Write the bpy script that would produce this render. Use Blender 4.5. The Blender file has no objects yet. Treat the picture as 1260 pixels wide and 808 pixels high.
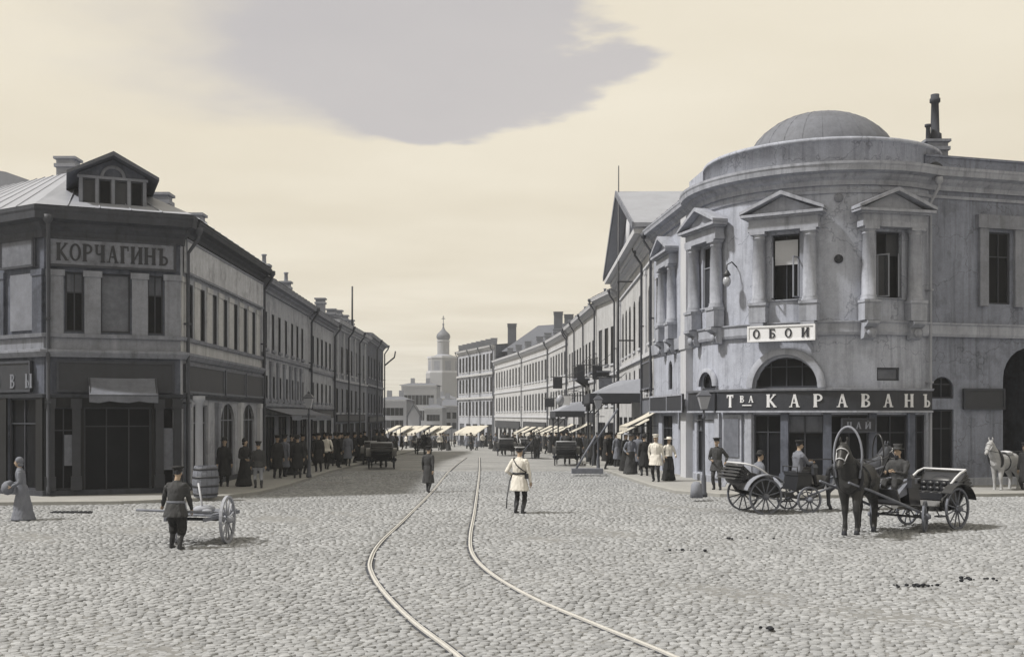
import bpy, bmesh, math, random
import numpy as np
from mathutils import Vector, Matrix
from mathutils.bvhtree import BVHTree

random.seed(7)
scene = bpy.context.scene
COL = scene.collection
PI = math.pi
R = math.radians

# ------------------------------------------------------------------ camera
CH = 2.75                     # camera height above the square
FPX = 1300.0                  # focal length in photograph pixels (photo 1260 wide)
cam_d = bpy.data.cameras.new('camera'); cam = bpy.data.objects.new('camera', cam_d); COL.objects.link(cam)
cam.location = (0, 0, CH); cam.rotation_euler = (R(90), 0, 0)
cam_d.sensor_width = 36; cam_d.lens = 36 * FPX / 1260; cam_d.shift_y = 106 / 1260
cam_d.clip_start = .1; cam_d.clip_end = 9000
scene.camera = cam

# ------------------------------------------------------------------ sky + sun
SUN_EL, SUN_AZ = 52.0, -100.0          # azimuth clockwise from +Y: the sun stands over the street's left side, slightly behind us
w = bpy.data.worlds.new('World'); scene.world = w; w.use_nodes = True
nt = w.node_tree; nt.nodes.clear()
def N(tree, t, **kw):
    n = tree.nodes.new(t)
    for k, v in kw.items(): setattr(n, k, v)
    return n
def LK(tree, a, b): tree.links.new(a, b)
sky = N(nt, 'ShaderNodeTexSky', sky_type='NISHITA', sun_disc=False, sun_elevation=R(SUN_EL), sun_rotation=R(SUN_AZ),
        air_density=1.0, dust_density=3.0, ozone_density=1.0)
bw = N(nt, 'ShaderNodeRGBToBW'); LK(nt, sky.outputs[0], bw.inputs[0])
tint = N(nt, 'ShaderNodeVectorMath', operation='SCALE'); tint.inputs[0].default_value = (1.0, .93, .80); LK(nt, bw.outputs[0], tint.inputs['Scale'])
bgA = N(nt, 'ShaderNodeBackground'); bgA.inputs[1].default_value = .10; LK(nt, tint.outputs[0], bgA.inputs[0])
# cloud veil: cream cloud with gaps of dull grey-blue sky, laid out on the direction of view
tc = N(nt, 'ShaderNodeTexCoord')
sep = N(nt, 'ShaderNodeSeparateXYZ'); LK(nt, tc.outputs['Generated'], sep.inputs[0])
def M_(op, a, b=None, c=None):
    n = N(nt, 'ShaderNodeMath', operation=op)
    for i, v in enumerate((a, b, c)):
        if v is None: continue
        if isinstance(v, (int, float)): n.inputs[i].default_value = v
        else: LK(nt, v, n.inputs[i])
    return n.outputs[0]
zc = M_('MAXIMUM', sep.outputs[2], .02)
comb = N(nt, 'ShaderNodeCombineXYZ')
LK(nt, M_('DIVIDE', sep.outputs[0], zc), comb.inputs[0]); LK(nt, M_('DIVIDE', sep.outputs[1], zc), comb.inputs[1])
n1 = N(nt, 'ShaderNodeTexNoise'); n1.inputs['Scale'].default_value = 1.9; n1.inputs['Detail'].default_value = 7; n1.inputs['Roughness'].default_value = .52
LK(nt, comb.outputs[0], n1.inputs['Vector'])
n2 = N(nt, 'ShaderNodeTexNoise'); n2.inputs['Scale'].default_value = .23; n2.inputs['Detail'].default_value = 3
LK(nt, comb.outputs[0], n2.inputs['Vector'])
# one wide gap in the veil, high over the street
def gap(cx, cy, rx, ry):
    dx = M_('DIVIDE', M_('SUBTRACT', M_('DIVIDE', sep.outputs[0], zc), cx), rx)
    dy = M_('DIVIDE', M_('SUBTRACT', M_('DIVIDE', sep.outputs[1], zc), cy), ry)
    return M_('SUBTRACT', 1.0, M_('ADD', M_('MULTIPLY', dx, dx), M_('MULTIPLY', dy, dy)))
g1 = gap(-.58, 3.0, .88, .95)
field = M_('ADD', M_('MAXIMUM', g1, -1.6), M_('MULTIPLY', M_('SUBTRACT', n1.outputs[0], .5), 1.9))
field = M_('ADD', field, M_('MULTIPLY', M_('SUBTRACT', n2.outputs[0], .5), .9))
ss = N(nt, 'ShaderNodeMapRange', interpolation_type='SMOOTHSTEP')
ss.inputs['From Min'].default_value = -.10; LK(nt, field, ss.inputs['Value'])
soft = M_('MAXIMUM', M_('SUBTRACT', M_('MULTIPLY', M_('DIVIDE', sep.outputs[0], zc), -1.0), .40), 0.0)
LK(nt, M_('MULTIPLY_ADD', soft, 2.6, .16), ss.inputs['From Max'])
n3 = N(nt, 'ShaderNodeTexNoise'); n3.inputs['Scale'].default_value = .42; n3.inputs['Detail'].default_value = 6; n3.inputs['Roughness'].default_value = .5
LK(nt, comb.outputs[0], n3.inputs['Vector'])
crm = N(nt, 'ShaderNodeMix', data_type='RGBA'); crm.inputs['A'].default_value = (.80, .725, .58, 1); crm.inputs['B'].default_value = (.93, .86, .715, 1)
n3r = N(nt, 'ShaderNodeMapRange'); n3r.inputs['From Min'].default_value = .33; n3r.inputs['From Max'].default_value = .67; LK(nt, n3.outputs[0], n3r.inputs['Value']); LK(nt, n3r.outputs[0], crm.inputs['Factor'])
mx = N(nt, 'ShaderNodeMix', data_type='RGBA'); blu = N(nt, 'ShaderNodeMix', data_type='RGBA'); blu.inputs['A'].default_value = (.545, .525, .535, 1); blu.inputs['B'].default_value = (.64, .61, .60, 1); LK(nt, n3r.outputs[0], blu.inputs['Factor']); LK(nt, blu.outputs['Result'], mx.inputs['B'])
LK(nt, ss.outputs[0], mx.inputs['Factor']); LK(nt, crm.outputs['Result'], mx.inputs['A'])
bgB = N(nt, 'ShaderNodeBackground'); bgB.inputs[1].default_value = 1.0; LK(nt, mx.outputs['Result'], bgB.inputs[0])
mix = N(nt, 'ShaderNodeMixShader'); mix.inputs[0].default_value = .95; LK(nt, bgA.outputs[0], mix.inputs[1]); LK(nt, bgB.outputs[0], mix.inputs[2])
wo = N(nt, 'ShaderNodeOutputWorld'); LK(nt, mix.outputs[0], wo.inputs[0])

sd = bpy.data.lights.new('sun', 'SUN'); sd.energy = 5.0; sd.angle = R(4); sd.color = (1.0, .96, .89)
so = bpy.data.objects.new('sun', sd); COL.objects.link(so)
sv = Vector((math.sin(R(SUN_AZ)) * math.cos(R(SUN_EL)), math.cos(R(SUN_AZ)) * math.cos(R(SUN_EL)), math.sin(R(SUN_EL))))
so.rotation_euler = sv.to_track_quat('Z', 'Y').to_euler(); so.location = sv * 60

vs = scene.view_settings; vs.view_transform = 'Standard'; vs.look = 'None'; vs.exposure = 0; vs.gamma = 1; vs.use_curve_mapping = False
scene.cycles.max_bounces = 6; scene.cycles.diffuse_bounces = 3; scene.cycles.glossy_bounces = 2; scene.cycles.transparent_max_bounces = 6
scene.cycles.volume_bounces = 0

# ------------------------------------------------------------------ materials (all procedural)
MATS = {}
def mat(name, col, rough=.85, scale=1.5, amt=.18, bump=.0, bscale=40, streak=0, spec=.25, grain=.18, island=0, metallic=0, mott=.0, patch=.0, crack=.0):
    if name in MATS: return MATS[name]
    m = bpy.data.materials.new(name); m.use_nodes = True; t = m.node_tree
    b = t.nodes['Principled BSDF']; b.inputs['Roughness'].default_value = rough; b.inputs['Specular IOR Level'].default_value = spec
    b.inputs['Metallic'].default_value = metallic
    geo = N(t, 'ShaderNodeNewGeometry')
    def m2(op, a, c):
        n = N(t, 'ShaderNodeMath', operation=op)
        for i, v in enumerate((a, c)):
            if isinstance(v, (int, float)): n.inputs[i].default_value = v
            else: LK(t, v, n.inputs[i])
        return n.outputs[0]
    def noise(sc, det, vec=None):
        n = N(t, 'ShaderNodeTexNoise'); n.inputs['Scale'].default_value = sc; n.inputs['Detail'].default_value = det
        n.inputs['Roughness'].default_value = .62
        LK(t, vec or geo.outputs['Position'], n.inputs['Vector']); return n.outputs[0]
    f = m2('MULTIPLY_ADD', noise(scale, 5), 2 * amt); f.node.inputs[2].default_value = 1 - amt
    if streak:
        mp = N(t, 'ShaderNodeVectorMath', operation='MULTIPLY'); mp.inputs[1].default_value = (1, 1, .12); LK(t, geo.outputs['Position'], mp.inputs[0])
        s = m2('MULTIPLY_ADD', noise(2.3, 6, mp.outputs[0]), 2 * streak); s.node.inputs[2].default_value = 1 - streak
        mp2 = N(t, 'ShaderNodeVectorMath', operation='MULTIPLY'); mp2.inputs[1].default_value = (1, 1, .05); LK(t, geo.outputs['Position'], mp2.inputs[0])
        dr_ = N(t, 'ShaderNodeMapRange'); dr_.inputs['From Min'].default_value = .52; dr_.inputs['From Max'].default_value = .72; dr_.inputs['To Min'].default_value = 1; dr_.inputs['To Max'].default_value = 1 - streak * .9
        LK(t, noise(5.5, 5, mp2.outputs[0]), dr_.inputs['Value']); s = m2('MULTIPLY', s, dr_.outputs[0])
        f = m2('MULTIPLY', f, s)
    if patch:
        mr = N(t, 'ShaderNodeMapRange'); mr.inputs['From Min'].default_value = .53; mr.inputs['From Max'].default_value = .60; mr.inputs['To Min'].default_value = 1; mr.inputs['To Max'].default_value = 1 - patch
        LK(t, noise(1.1, 9), mr.inputs['Value']); f = m2('MULTIPLY', f, mr.outputs[0])
    if crack:
        wv = N(t, 'ShaderNodeTexNoise'); wv.inputs['Scale'].default_value = 1.7; wv.inputs['Detail'].default_value = 6; LK(t, geo.outputs['Position'], wv.inputs['Vector'])
        ad_ = N(t, 'ShaderNodeVectorMath', operation='MULTIPLY_ADD'); ad_.inputs[1].default_value = (1.3, 1.3, 1.3); LK(t, wv.outputs['Color'], ad_.inputs[0]); LK(t, geo.outputs['Position'], ad_.inputs[2])
        vo = N(t, 'ShaderNodeTexVoronoi', feature='DISTANCE_TO_EDGE'); vo.inputs['Scale'].default_value = .42; LK(t, ad_.outputs[0], vo.inputs['Vector'])
        cr = N(t, 'ShaderNodeMapRange'); cr.inputs['From Min'].default_value = .0; cr.inputs['From Max'].default_value = .012; cr.inputs['To Min'].default_value = 1 - crack; cr.inputs['To Max'].default_value = 1; LK(t, vo.outputs['Distance'], cr.inputs['Value'])
        f = m2('MULTIPLY', f, cr.outputs[0])
    if mott:
        q = m2('MULTIPLY_ADD', noise(6.5, 6), 2.6 * mott); q.node.inputs[2].default_value = 1 - 1.3 * mott
        f = m2('MULTIPLY', f, q)
    if grain:
        g = m2('MULTIPLY_ADD', noise(bscale, 2), 2 * grain); g.node.inputs[2].default_value = 1 - grain
        f = m2('MULTIPLY', f, g)
    if island:
        g = m2('MULTIPLY_ADD', geo.outputs['Random Per Island'], 2 * island); g.node.inputs[2].default_value = 1 - island
        f = m2('MULTIPLY', f, g)
    sc = N(t, 'ShaderNodeVectorMath', operation='SCALE'); sc.inputs[0].default_value = col[:3]; LK(t, f, sc.inputs['Scale'])
    LK(t, sc.outputs[0], b.inputs['Base Color'])
    if bump:
        bp = N(t, 'ShaderNodeBump'); bp.inputs['Strength'].default_value = bump; bp.inputs['Distance'].default_value = .02
        LK(t, noise(bscale, 4), bp.inputs['Height']); LK(t, bp.outputs[0], b.inputs['Normal'])
    MATS[name] = m; return m
def g(v, blue=.17):
    blue *= max(.25, 1 - 1.5 * v)
    return (v * (1 - blue * .5), v, v * (1 + blue * 1.6), 1)
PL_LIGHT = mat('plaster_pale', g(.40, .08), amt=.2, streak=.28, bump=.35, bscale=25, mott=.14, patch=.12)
PL_WING = mat('plaster_shade_soot', g(.20, .24), amt=.32, scale=.6, streak=.4, bump=.45, bscale=22, mott=.18, patch=.2, crack=.4)  # darker base paints the wing's shaded side into the plaster; soot streaks on top
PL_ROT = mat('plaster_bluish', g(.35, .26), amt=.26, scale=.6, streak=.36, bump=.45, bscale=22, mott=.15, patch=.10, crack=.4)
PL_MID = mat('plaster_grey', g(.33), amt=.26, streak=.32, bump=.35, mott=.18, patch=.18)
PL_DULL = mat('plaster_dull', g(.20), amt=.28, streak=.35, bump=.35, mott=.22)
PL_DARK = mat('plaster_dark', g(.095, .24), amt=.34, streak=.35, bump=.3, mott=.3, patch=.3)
TRIM = mat('trim_pale', g(.44), amt=.14, streak=.12)
TRIM_ROT = mat('trim_bluish', g(.30, .20), patch=.12, amt=.24, streak=.36, bump=.3, mott=.16)
TRIM_DARK = mat('trim_dark', g(.05), amt=.3, streak=.3, mott=.25)
ROOF = mat('roof_tin', g(.27), rough=.55, amt=.2, scale=.8, streak=.1)
ROOF_D = mat('roof_tin_dark', g(.10), rough=.6, amt=.25, scale=.8)
DOME = mat('dome_tin', g(.13, .16), rough=.65, amt=.35, scale=.9, streak=.2, mott=.2)
GLASS = mat('window_glass', g(.008), rough=.3, amt=.4, scale=3, spec=.05, grain=0)
GLASS_K = mat('corner_glass', g(.010), rough=.35, amt=.6, scale=2, spec=.05)
GLASS_D = mat('shop_glass', g(.010), rough=.35, amt=.5, scale=2, spec=.05, grain=0)
FRAME = mat('frame_grey', g(.22), amt=.2)
FRAME_D = mat('frame_dark', g(.045), amt=.2)
FRAME_L = mat('frame_white', g(.5), amt=.15)
BLIND = mat('blind_cloth', g(.45), amt=.12)
CURT = mat('window_curtain', g(.10), amt=.5, scale=3, streak=.4)
CURT_D = mat('window_dusty', g(.035), rough=.4, amt=.6, scale=2)
IRON = mat('iron', g(.03), rough=.5, amt=.25, scale=6, spec=.4)
PIPE = mat('pipe_dark', g(.06), rough=.6, amt=.25)
PIPE_L = mat('pipe_pale', g(.28), rough=.6, amt=.2)
BRICK = mat('chimney_plaster', g(.26), amt=.3, scale=4)
SIGN_D = mat('sign_dark', g(.035), rough=.55, amt=.3, scale=4)
SIGN_M = mat('sign_grey', g(.12), rough=.7, amt=.4, scale=3, mott=.3)
SIGN_W = mat('sign_white', g(.66), rough=.6, amt=.08, scale=4)
LET_W = mat('letter_white', g(.60), rough=.6, amt=.15, scale=8)
LET_D = mat('letter_dark', g(.03), rough=.6, amt=.2, scale=8)
LET_M = mat('letter_grey', g(.17), rough=.6, amt=.3, scale=8)
LET_K = mat('letter_brown', g(.028), rough=.6, amt=.2, scale=8)
AWN = mat('awning_cloth', (.44, .42, .375, 1), rough=.9, amt=.25, mott=.15)
WOOD = mat('wood_grey', g(.16), amt=.3, scale=6, streak=.2)
WOOD_L = mat('wood_pale', g(.4), amt=.2, scale=6)
STONE = mat('kerb_stone', (.27, .27, .265, 1), amt=.22, scale=3, bump=.3)
PAVE = mat('pavement_stone', (.27, .27, .268, 1), amt=.2, scale=1.2, bump=.35, bscale=14)
SKIN = mat('skin', (.34, .26, .20, 1), amt=.08, grain=.03)
HAIR = mat('hair_dark', g(.03), amt=.2, grain=.05)
CL_BLACK = mat('cloth_black', g(.022, .06), amt=.25, scale=9, grain=.1)
CL_DARK = mat('cloth_charcoal', g(.045, .06), amt=.25, scale=9, grain=.1)
CL_GREY = mat('cloth_grey', g(.15), amt=.2, scale=9, grain=.1)
CL_MID = mat('cloth_lightgrey', g(.28), amt=.2, scale=9, grain=.1)
CL_WHITE = mat('cloth_white', (.58, .56, .525, 1), amt=.08, scale=9, grain=.05)
LEATHER = mat('leather', g(.02), rough=.4, spec=.4, amt=.2, scale=10)
HORSE_D = mat('horse_dark', g(.022, .05), rough=.5, spec=.35, amt=.3, scale=6)
HORSE_B = mat('horse_brown', g(.055), rough=.5, spec=.3, amt=.3, scale=6)
HORSE_W = mat('horse_white', (.31, .315, .33, 1), rough=.7, mott=.2, amt=.3, scale=5)
PAINT_D = mat('carriage_black', g(.018), rough=.3, spec=.5, amt=.25, scale=6)
PAINT_W = mat('carriage_pale', g(.5), rough=.5, amt=.15, scale=6)
LAMPI = mat('lamp_iron', g(.085), rough=.5, amt=.3, scale=5)
GUARD = mat('guard_grey', g(.22), rough=.5, amt=.25, scale=5)
TYRE = mat('wheel_grey', g(.14), amt=.25, scale=8)
LAMPG = mat('lamp_glass', g(.32), rough=.2, amt=.1, spec=.5)
DUNG = mat('dung', g(.02), rough=.9, amt=.4, scale=20)
RAILM = mat('rail_steel', (.44, .435, .425, 1), rough=.5, amt=.25, scale=5, spec=.5)
COB = mat('cobble_stone', (.255, .263, .278, 1), rough=.8, scale=.22, amt=.26, bump=.35, bscale=45, island=.24, grain=.22)
JOINT = mat('cobble_joint', (.185, .187, .19, 1), rough=.95, amt=.3, scale=3, mott=.2, bump=.5, bscale=30)
FARB = mat('plaster_far', g(.36), amt=.15, scale=.3)
FARD = mat('roof_far', g(.12), amt=.2, scale=.3)
TOWER = mat('tower_plaster', g(.26, .1), amt=.14, scale=.3)
SOIL = mat('soil', (.22, .20, .18, 1), amt=.2, scale=.4)
# far cobbles: same stone, the joints only as relief because the pieces fall under a pixel there
ROAD = bpy.data.materials.new('road_cobbles'); ROAD.use_nodes = True
_t = ROAD.node_tree; _b = _t.nodes['Principled BSDF']; _b.inputs['Roughness'].default_value = .85
_g = N(_t, 'ShaderNodeNewGeometry'); _v = N(_t, 'ShaderNodeTexVoronoi'); _v.inputs['Scale'].default_value = 5.2
LK(_t, _g.outputs['Position'], _v.inputs['Vector'])
_n = N(_t, 'ShaderNodeTexNoise'); _n.inputs['Scale'].default_value = .35; _n.inputs['Detail'].default_value = 6; LK(_t, _g.outputs['Position'], _n.inputs['Vector'])
_r = N(_t, 'ShaderNodeValToRGB'); _r.color_ramp.elements[0].position = .3; _r.color_ramp.elements[1].position = .7
_r.color_ramp.elements[0].color = (.18, .183, .188, 1); _r.color_ramp.elements[1].color = (.255, .258, .264, 1); LK(_t, _n.outputs[0], _r.inputs[0])
_hs = N(_t, 'ShaderNodeMix', data_type='RGBA'); _hs.blend_type = 'MULTIPLY'; _hs.inputs['Factor'].default_value = .35
_bw2 = N(_t, 'ShaderNodeRGBToBW'); LK(_t, _v.outputs['Color'], _bw2.inputs[0])
_ad = N(_t, 'ShaderNodeMath', operation='MULTIPLY_ADD'); _ad.inputs[1].default_value = 1.2; _ad.inputs[2].default_value = .4; LK(_t, _bw2.outputs[0], _ad.inputs[0])
LK(_t, _r.outputs[0], _hs.inputs['A']); LK(_t, _ad.outputs[0], _hs.inputs['B']); LK(_t, _hs.outputs['Result'], _b.inputs['Base Color'])
_bp = N(_t, 'ShaderNodeBump'); _bp.invert = True; _bp.inputs['Strength'].default_value = .8; _bp.inputs['Distance'].default_value = .05
LK(_t, _v.outputs['Distance'], _bp.inputs['Height']); LK(_t, _bp.outputs[0], _b.inputs['Normal'])

# ------------------------------------------------------------------ mesh helpers
WM = {}                                   # world matrices of the things, by object
class MB:
    def __init__(s): s.v = []; s.f = []; s.m = []; s.sm = []
    def add(s, vs, fs, mi=0, smooth=False, M=None):
        o = len(s.v)
        s.v += [tuple(M @ Vector(v)) for v in vs] if M is not None else [tuple(v) for v in vs]
        for f in fs: s.f.append(tuple(i + o for i in f)); s.m.append(mi); s.sm.append(smooth)
        return s
    def box(s, x0, x1, y0, y1, z0, z1, mi=0, M=None):
        v = [(x0, y0, z0), (x1, y0, z0), (x1, y1, z0), (x0, y1, z0), (x0, y0, z1), (x1, y0, z1), (x1, y1, z1), (x0, y1, z1)]
        return s.add(v, [(0, 3, 2, 1), (4, 5, 6, 7), (0, 1, 5, 4), (1, 2, 6, 5), (2, 3, 7, 6), (3, 0, 4, 7)], mi, False, M)
    def prism(s, poly, a0, a1, axis='y', mi=0, M=None):
        # poly in the two other axes, extruded along axis
        def P(p, q, a): return {'y': (p, a, q), 'x': (a, p, q), 'z': (p, q, a)}[axis]
        n = len(poly); v = [P(p, q, a0) for p, q in poly] + [P(p, q, a1) for p, q in poly]
        f = [tuple(range(n))[::-1], tuple(range(n, 2 * n))] + [(i, (i + 1) % n, n + (i + 1) % n, n + i) for i in range(n)]
        return s.add(v, f, mi, False, M)
    def tube(s, pts, rs, n=8, mi=0, cap=True, smooth=True, M=None, flat=1.0):
        pts = [Vector(p) for p in pts]
        if isinstance(rs, (int, float)): rs = [rs] * len(pts)
        vs = []; fs = []; up = None
        for i, p in enumerate(pts):
            d = (pts[min(i + 1, len(pts) - 1)] - pts[max(i - 1, 0)]).normalized()
            if up is None:
                up = Vector((0, 0, 1)) if abs(d.z) < .9 else Vector((0, 1, 0))
            a = d.cross(up).normalized(); b = a.cross(d).normalized(); up = b
            for k in range(n):
                t = 2 * PI * k / n; vs.append(p + a * (math.cos(t) * rs[i]) + b * (math.sin(t) * rs[i] * flat))
        for i in range(len(pts) - 1):
            for k in range(n): fs.append((i * n + k, i * n + (k + 1) % n, (i + 1) * n + (k + 1) % n, (i + 1) * n + k))
        s.add(vs, fs, mi, smooth, M)
        if cap:
            o = len(s.v) - len(vs)
            s.f += [tuple(o + k for k in range(n))[::-1], tuple(o + (len(pts) - 1) * n + k for k in range(n))]; s.m += [mi, mi]; s.sm += [False, False]
        return s
    def lathe(s, prof, n=16, c=(0, 0, 0), mi=0, smooth=True, M=None, a0=0, a1=2 * PI):
        full = abs(a1 - a0 - 2 * PI) < 1e-6; nn = n if full else n + 1
        vs = [(c[0] + r * math.cos(a0 + (a1 - a0) * k / n), c[1] + r * math.sin(a0 + (a1 - a0) * k / n), c[2] + z) for r, z in prof for k in range(nn)]
        fs = []
        for i in range(len(prof) - 1):
            for k in range(n if full else n):
                k2 = (k + 1) % nn if full else k + 1
                fs.append((i * nn + k, i * nn + k2, (i + 1) * nn + k2, (i + 1) * nn + k))
        return s.add(vs, fs, mi, smooth, M)
    def ball(s, c, rx, ry=None, rz=None, n=12, mi=0, M=None, rot=None):
        ry = rx if ry is None else ry; rz = rx if rz is None else rz
        vs = []; fs = []; h = max(4, n // 2)
        for i in range(h + 1):
            t = PI * i / h; r = max(math.sin(t), .02)
            for k in range(n):
                v = Vector((rx * r * math.cos(2 * PI * k / n), ry * r * math.sin(2 * PI * k / n), -rz * math.cos(t)))
                if rot is not None: v = rot @ v
                vs.append(v + Vector(c))
        for i in range(h):
            for k in range(n): fs.append((i * n + k, i * n + (k + 1) % n, (i + 1) * n + (k + 1) % n, (i + 1) * n + k))
        fs += [tuple(range(n))[::-1], tuple(h * n + k for k in range(n))]
        return s.add(vs, fs, mi, True, M)
    def mesh(s, name, mats):
        me = bpy.data.meshes.new(name); me.from_pydata(s.v, [], s.f)
        for m in (mats if isinstance(mats, (list, tuple)) else [mats]): me.materials.append(m)
        me.polygons.foreach_set('material_index', s.m); me.polygons.foreach_set('use_smooth', s.sm)
        bm = bmesh.new(); bm.from_mesh(me); bmesh.ops.recalc_face_normals(bm, faces=bm.faces); bm.to_mesh(me); bm.free()
        me.update(); return me
def link(name, data, parent=None, M=None):
    o = bpy.data.objects.new(name, data); COL.objects.link(o)
    Mw = M if M is not None else Matrix.Identity(4)
    if parent is not None:
        o.parent = parent; Mb = WM[parent].inverted() @ Mw
    else: Mb = Mw
    o.matrix_basis = Mb; WM[o] = Mw.copy(); return o
def build(mb, name, mats, parent=None, M=None): return link(name, mb.mesh(name, mats), parent, M)
def empty(name, label, cat, loc, rz=0, group=None, sc=1):
    M = Matrix.Translation(loc) @ Matrix.Rotation(rz, 4, 'Z') @ Matrix.Scale(sc, 4)
    o = link(name, None, None, M); tag(o, label, cat, group); return o
def tag(o, label=None, cat=None, group=None, kind=None):
    if label: o['label'] = label
    if cat: o['category'] = cat
    if group: o['group'] = group
    if kind: o['kind'] = kind
    return o
def copy_tree(o, M, parent=None):
    c = o.copy(); COL.objects.link(c); c.parent = parent
    if parent is None: c.matrix_basis = M; WM[c] = M.copy()
    for ch in [k for k in o.children]:
        copy_tree(ch, None, c)
    return c
def gz(y):                                        # the street falls gently away from the square
    if y < 50: return 0.0
    if y < 200: return -.016 * (y - 50)
    return -2.4
def frame(A, B):                                  # x along the wall to the viewer's right, y into the wall, z up
    d = (Vector((B[0], B[1], 0)) - Vector((A[0], A[1], 0))); L = d.length; d.normalize()
    n = Vector((-d.y, d.x, 0))
    M = Matrix(((d.x, n.x, 0, A[0]), (d.y, n.y, 0, A[1]), (0, 0, 1, 0), (0, 0, 0, 1)))
    return M, L
def upx(A, B, px):                                # where along the wall A-B a given bearing from the square meets it
    k = (px - 630) / FPX; dx = B[0] - A[0]; dy = B[1] - A[1]
    t = (k * A[1] - A[0]) / (dx - k * dy); return t * math.hypot(dx, dy)
def at(px, py, z=0.0):                            # ground point
    d = FPX * (CH - z) / (py - 510); return Vector(((px - 630) / FPX * d, d, z))
def atd(px, d): return Vector(((px - 630) / FPX * d, d, 0))

def sweep_plan(path, prof, closed=False):         # prof: (outward, z); outward = to the right of travel
    P = [Vector((p[0], p[1], 0)) for p in path]; n = len(P); mb = MB(); offs = []
    for i in range(n):
        ds = []
        if i > 0 or closed: ds.append((P[i] - P[i - 1]).normalized())
        if i < n - 1 or closed: ds.append((P[(i + 1) % n] - P[i]).normalized())
        ns = [Vector((d.y, -d.x, 0)) for d in ds]
        a = sum(ns, Vector()).normalized(); offs.append(a / max(.35, a.dot(ns[0])))
    k = len(prof); vs = []; fs = []
    for i in range(n):
        for o, z in prof: v = P[i] + offs[i] * o; vs.append((v.x, v.y, z))
    for i in range(n if closed else n - 1):
        j = (i + 1) % n
        for q in range(k): fs.append((i * k + q, j * k + q, j * k + (q + 1) % k, i * k + (q + 1) % k))
    if not closed: fs += [tuple(range(k)), tuple((n - 1) * k + q for q in range(k))[::-1]]
    mb.add(vs, fs); return mb
def offset(path, d): 
    P = [Vector((p[0], p[1], 0)) for p in path]; out = []
    for i in range(len(P)):
        ds = []
        if i > 0: ds.append((P[i] - P[i - 1]).normalized())
        if i < len(P) - 1: ds.append((P[i + 1] - P[i]).normalized())
        ns = [Vector((q.y, -q.x, 0)) for q in ds]; a = sum(ns, Vector()).normalized()
        v = P[i] + a / max(.35, a.dot(ns[0])) * d; out.append((v.x, v.y))
    return out
def cornice_prof(z, hgt, out):                     # stepped classical cornice, top at z
    return [(-.05, z - hgt), (out * .18, z - hgt), (out * .22, z - hgt * .78), (out * .45, z - hgt * .62), (out * .5, z - hgt * .5), (out * .92, z - hgt * .42),
            (out * .95, z - hgt * .2), (out, z - hgt * .12), (out, z), (-.05, z + .02)]

# ------------------------------------------------------------------ walls with real openings
def wall_mesh(L, H, ops, z0=-.6, dep=.26, warp=None, step=None):
    """ops: (u0,u1,za,zb,arch) openings; arch rounds the head."""
    us = {0.0, L}; zs = {z0, H}
    for o in ops: us |= {o[0], o[1]}; zs |= {o[2], o[3]}
    if step:
        k = int(L / step)
        for i in range(1, k): us.add(L * i / k)
    us = sorted(u for u in us if 0 <= u <= L); zs = sorted(z for z in zs if z0 <= z <= H)
    us = [u for i, u in enumerate(us) if i == 0 or u - us[i - 1] > 1e-4]; zs = [z for i, z in enumerate(zs) if i == 0 or z - zs[i - 1] > 1e-4]
    W = warp or (lambda u, y, z: (u, y, z)); mb = MB(); idx = {}; vs = []; fs = []
    def V(u, y, z):
        k = (round(u, 4), round(y, 4), round(z, 4))
        if k not in idx: idx[k] = len(vs); vs.append(W(u, y, z))
        return idx[k]
    def inside(u, z): return any(o[0] < u < o[1] and o[2] < z < o[3] for o in ops)
    for i in range(len(us) - 1):
        for j in range(len(zs) - 1):
            if not inside((us[i] + us[i + 1]) / 2, (zs[j] + zs[j + 1]) / 2):
                fs.append((V(us[i], 0, zs[j]), V(us[i + 1], 0, zs[j]), V(us[i + 1], 0, zs[j + 1]), V(us[i], 0, zs[j + 1])))
    for o in ops:
        u0, u1, a, b = o[:4]; arch = o[4] if len(o) > 4 else 0
        uu = [u for u in us if u0 - 1e-4 <= u <= u1 + 1e-4]
        for p, q in zip(uu, uu[1:]):
            fs.append((V(p, 0, a), V(p, dep, a), V(q, dep, a), V(q, 0, a)))
            if not arch: fs.append((V(p, 0, b), V(q, 0, b), V(q, dep, b), V(p, dep, b)))
        sp = b - arch if arch else b
        for u in (u0, u1): fs.append((V(u, 0, a), V(u, 0, sp), V(u, dep, sp), V(u, dep, a)))
        if arch:
            n = 12; c = (u0 + u1) / 2; rw = (u1 - u0) / 2
            arc = [(c - rw * math.cos(PI * k / n), sp + arch * math.sin(PI * k / n)) for k in range(n + 1)]
            for (p, zp), (q, zq) in zip(arc, arc[1:]):
                fs.append((V(p, 0, zp), V(q, 0, zq), V(q, 0, b), V(p, 0, b)))
                fs.append((V(p, 0, zp), V(p, dep, zp), V(q, dep, zq), V(q, 0, zq)))
    for u in (0, L): fs.append((V(u, 0, z0), V(u, dep, z0), V(u, dep, H), V(u, 0, H)))
    fs = [f for f in fs if len(set(f)) >= 3]
    mb.add(vs, [tuple(dict.fromkeys(f)) for f in fs]); return mb
WIN = {}
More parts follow.
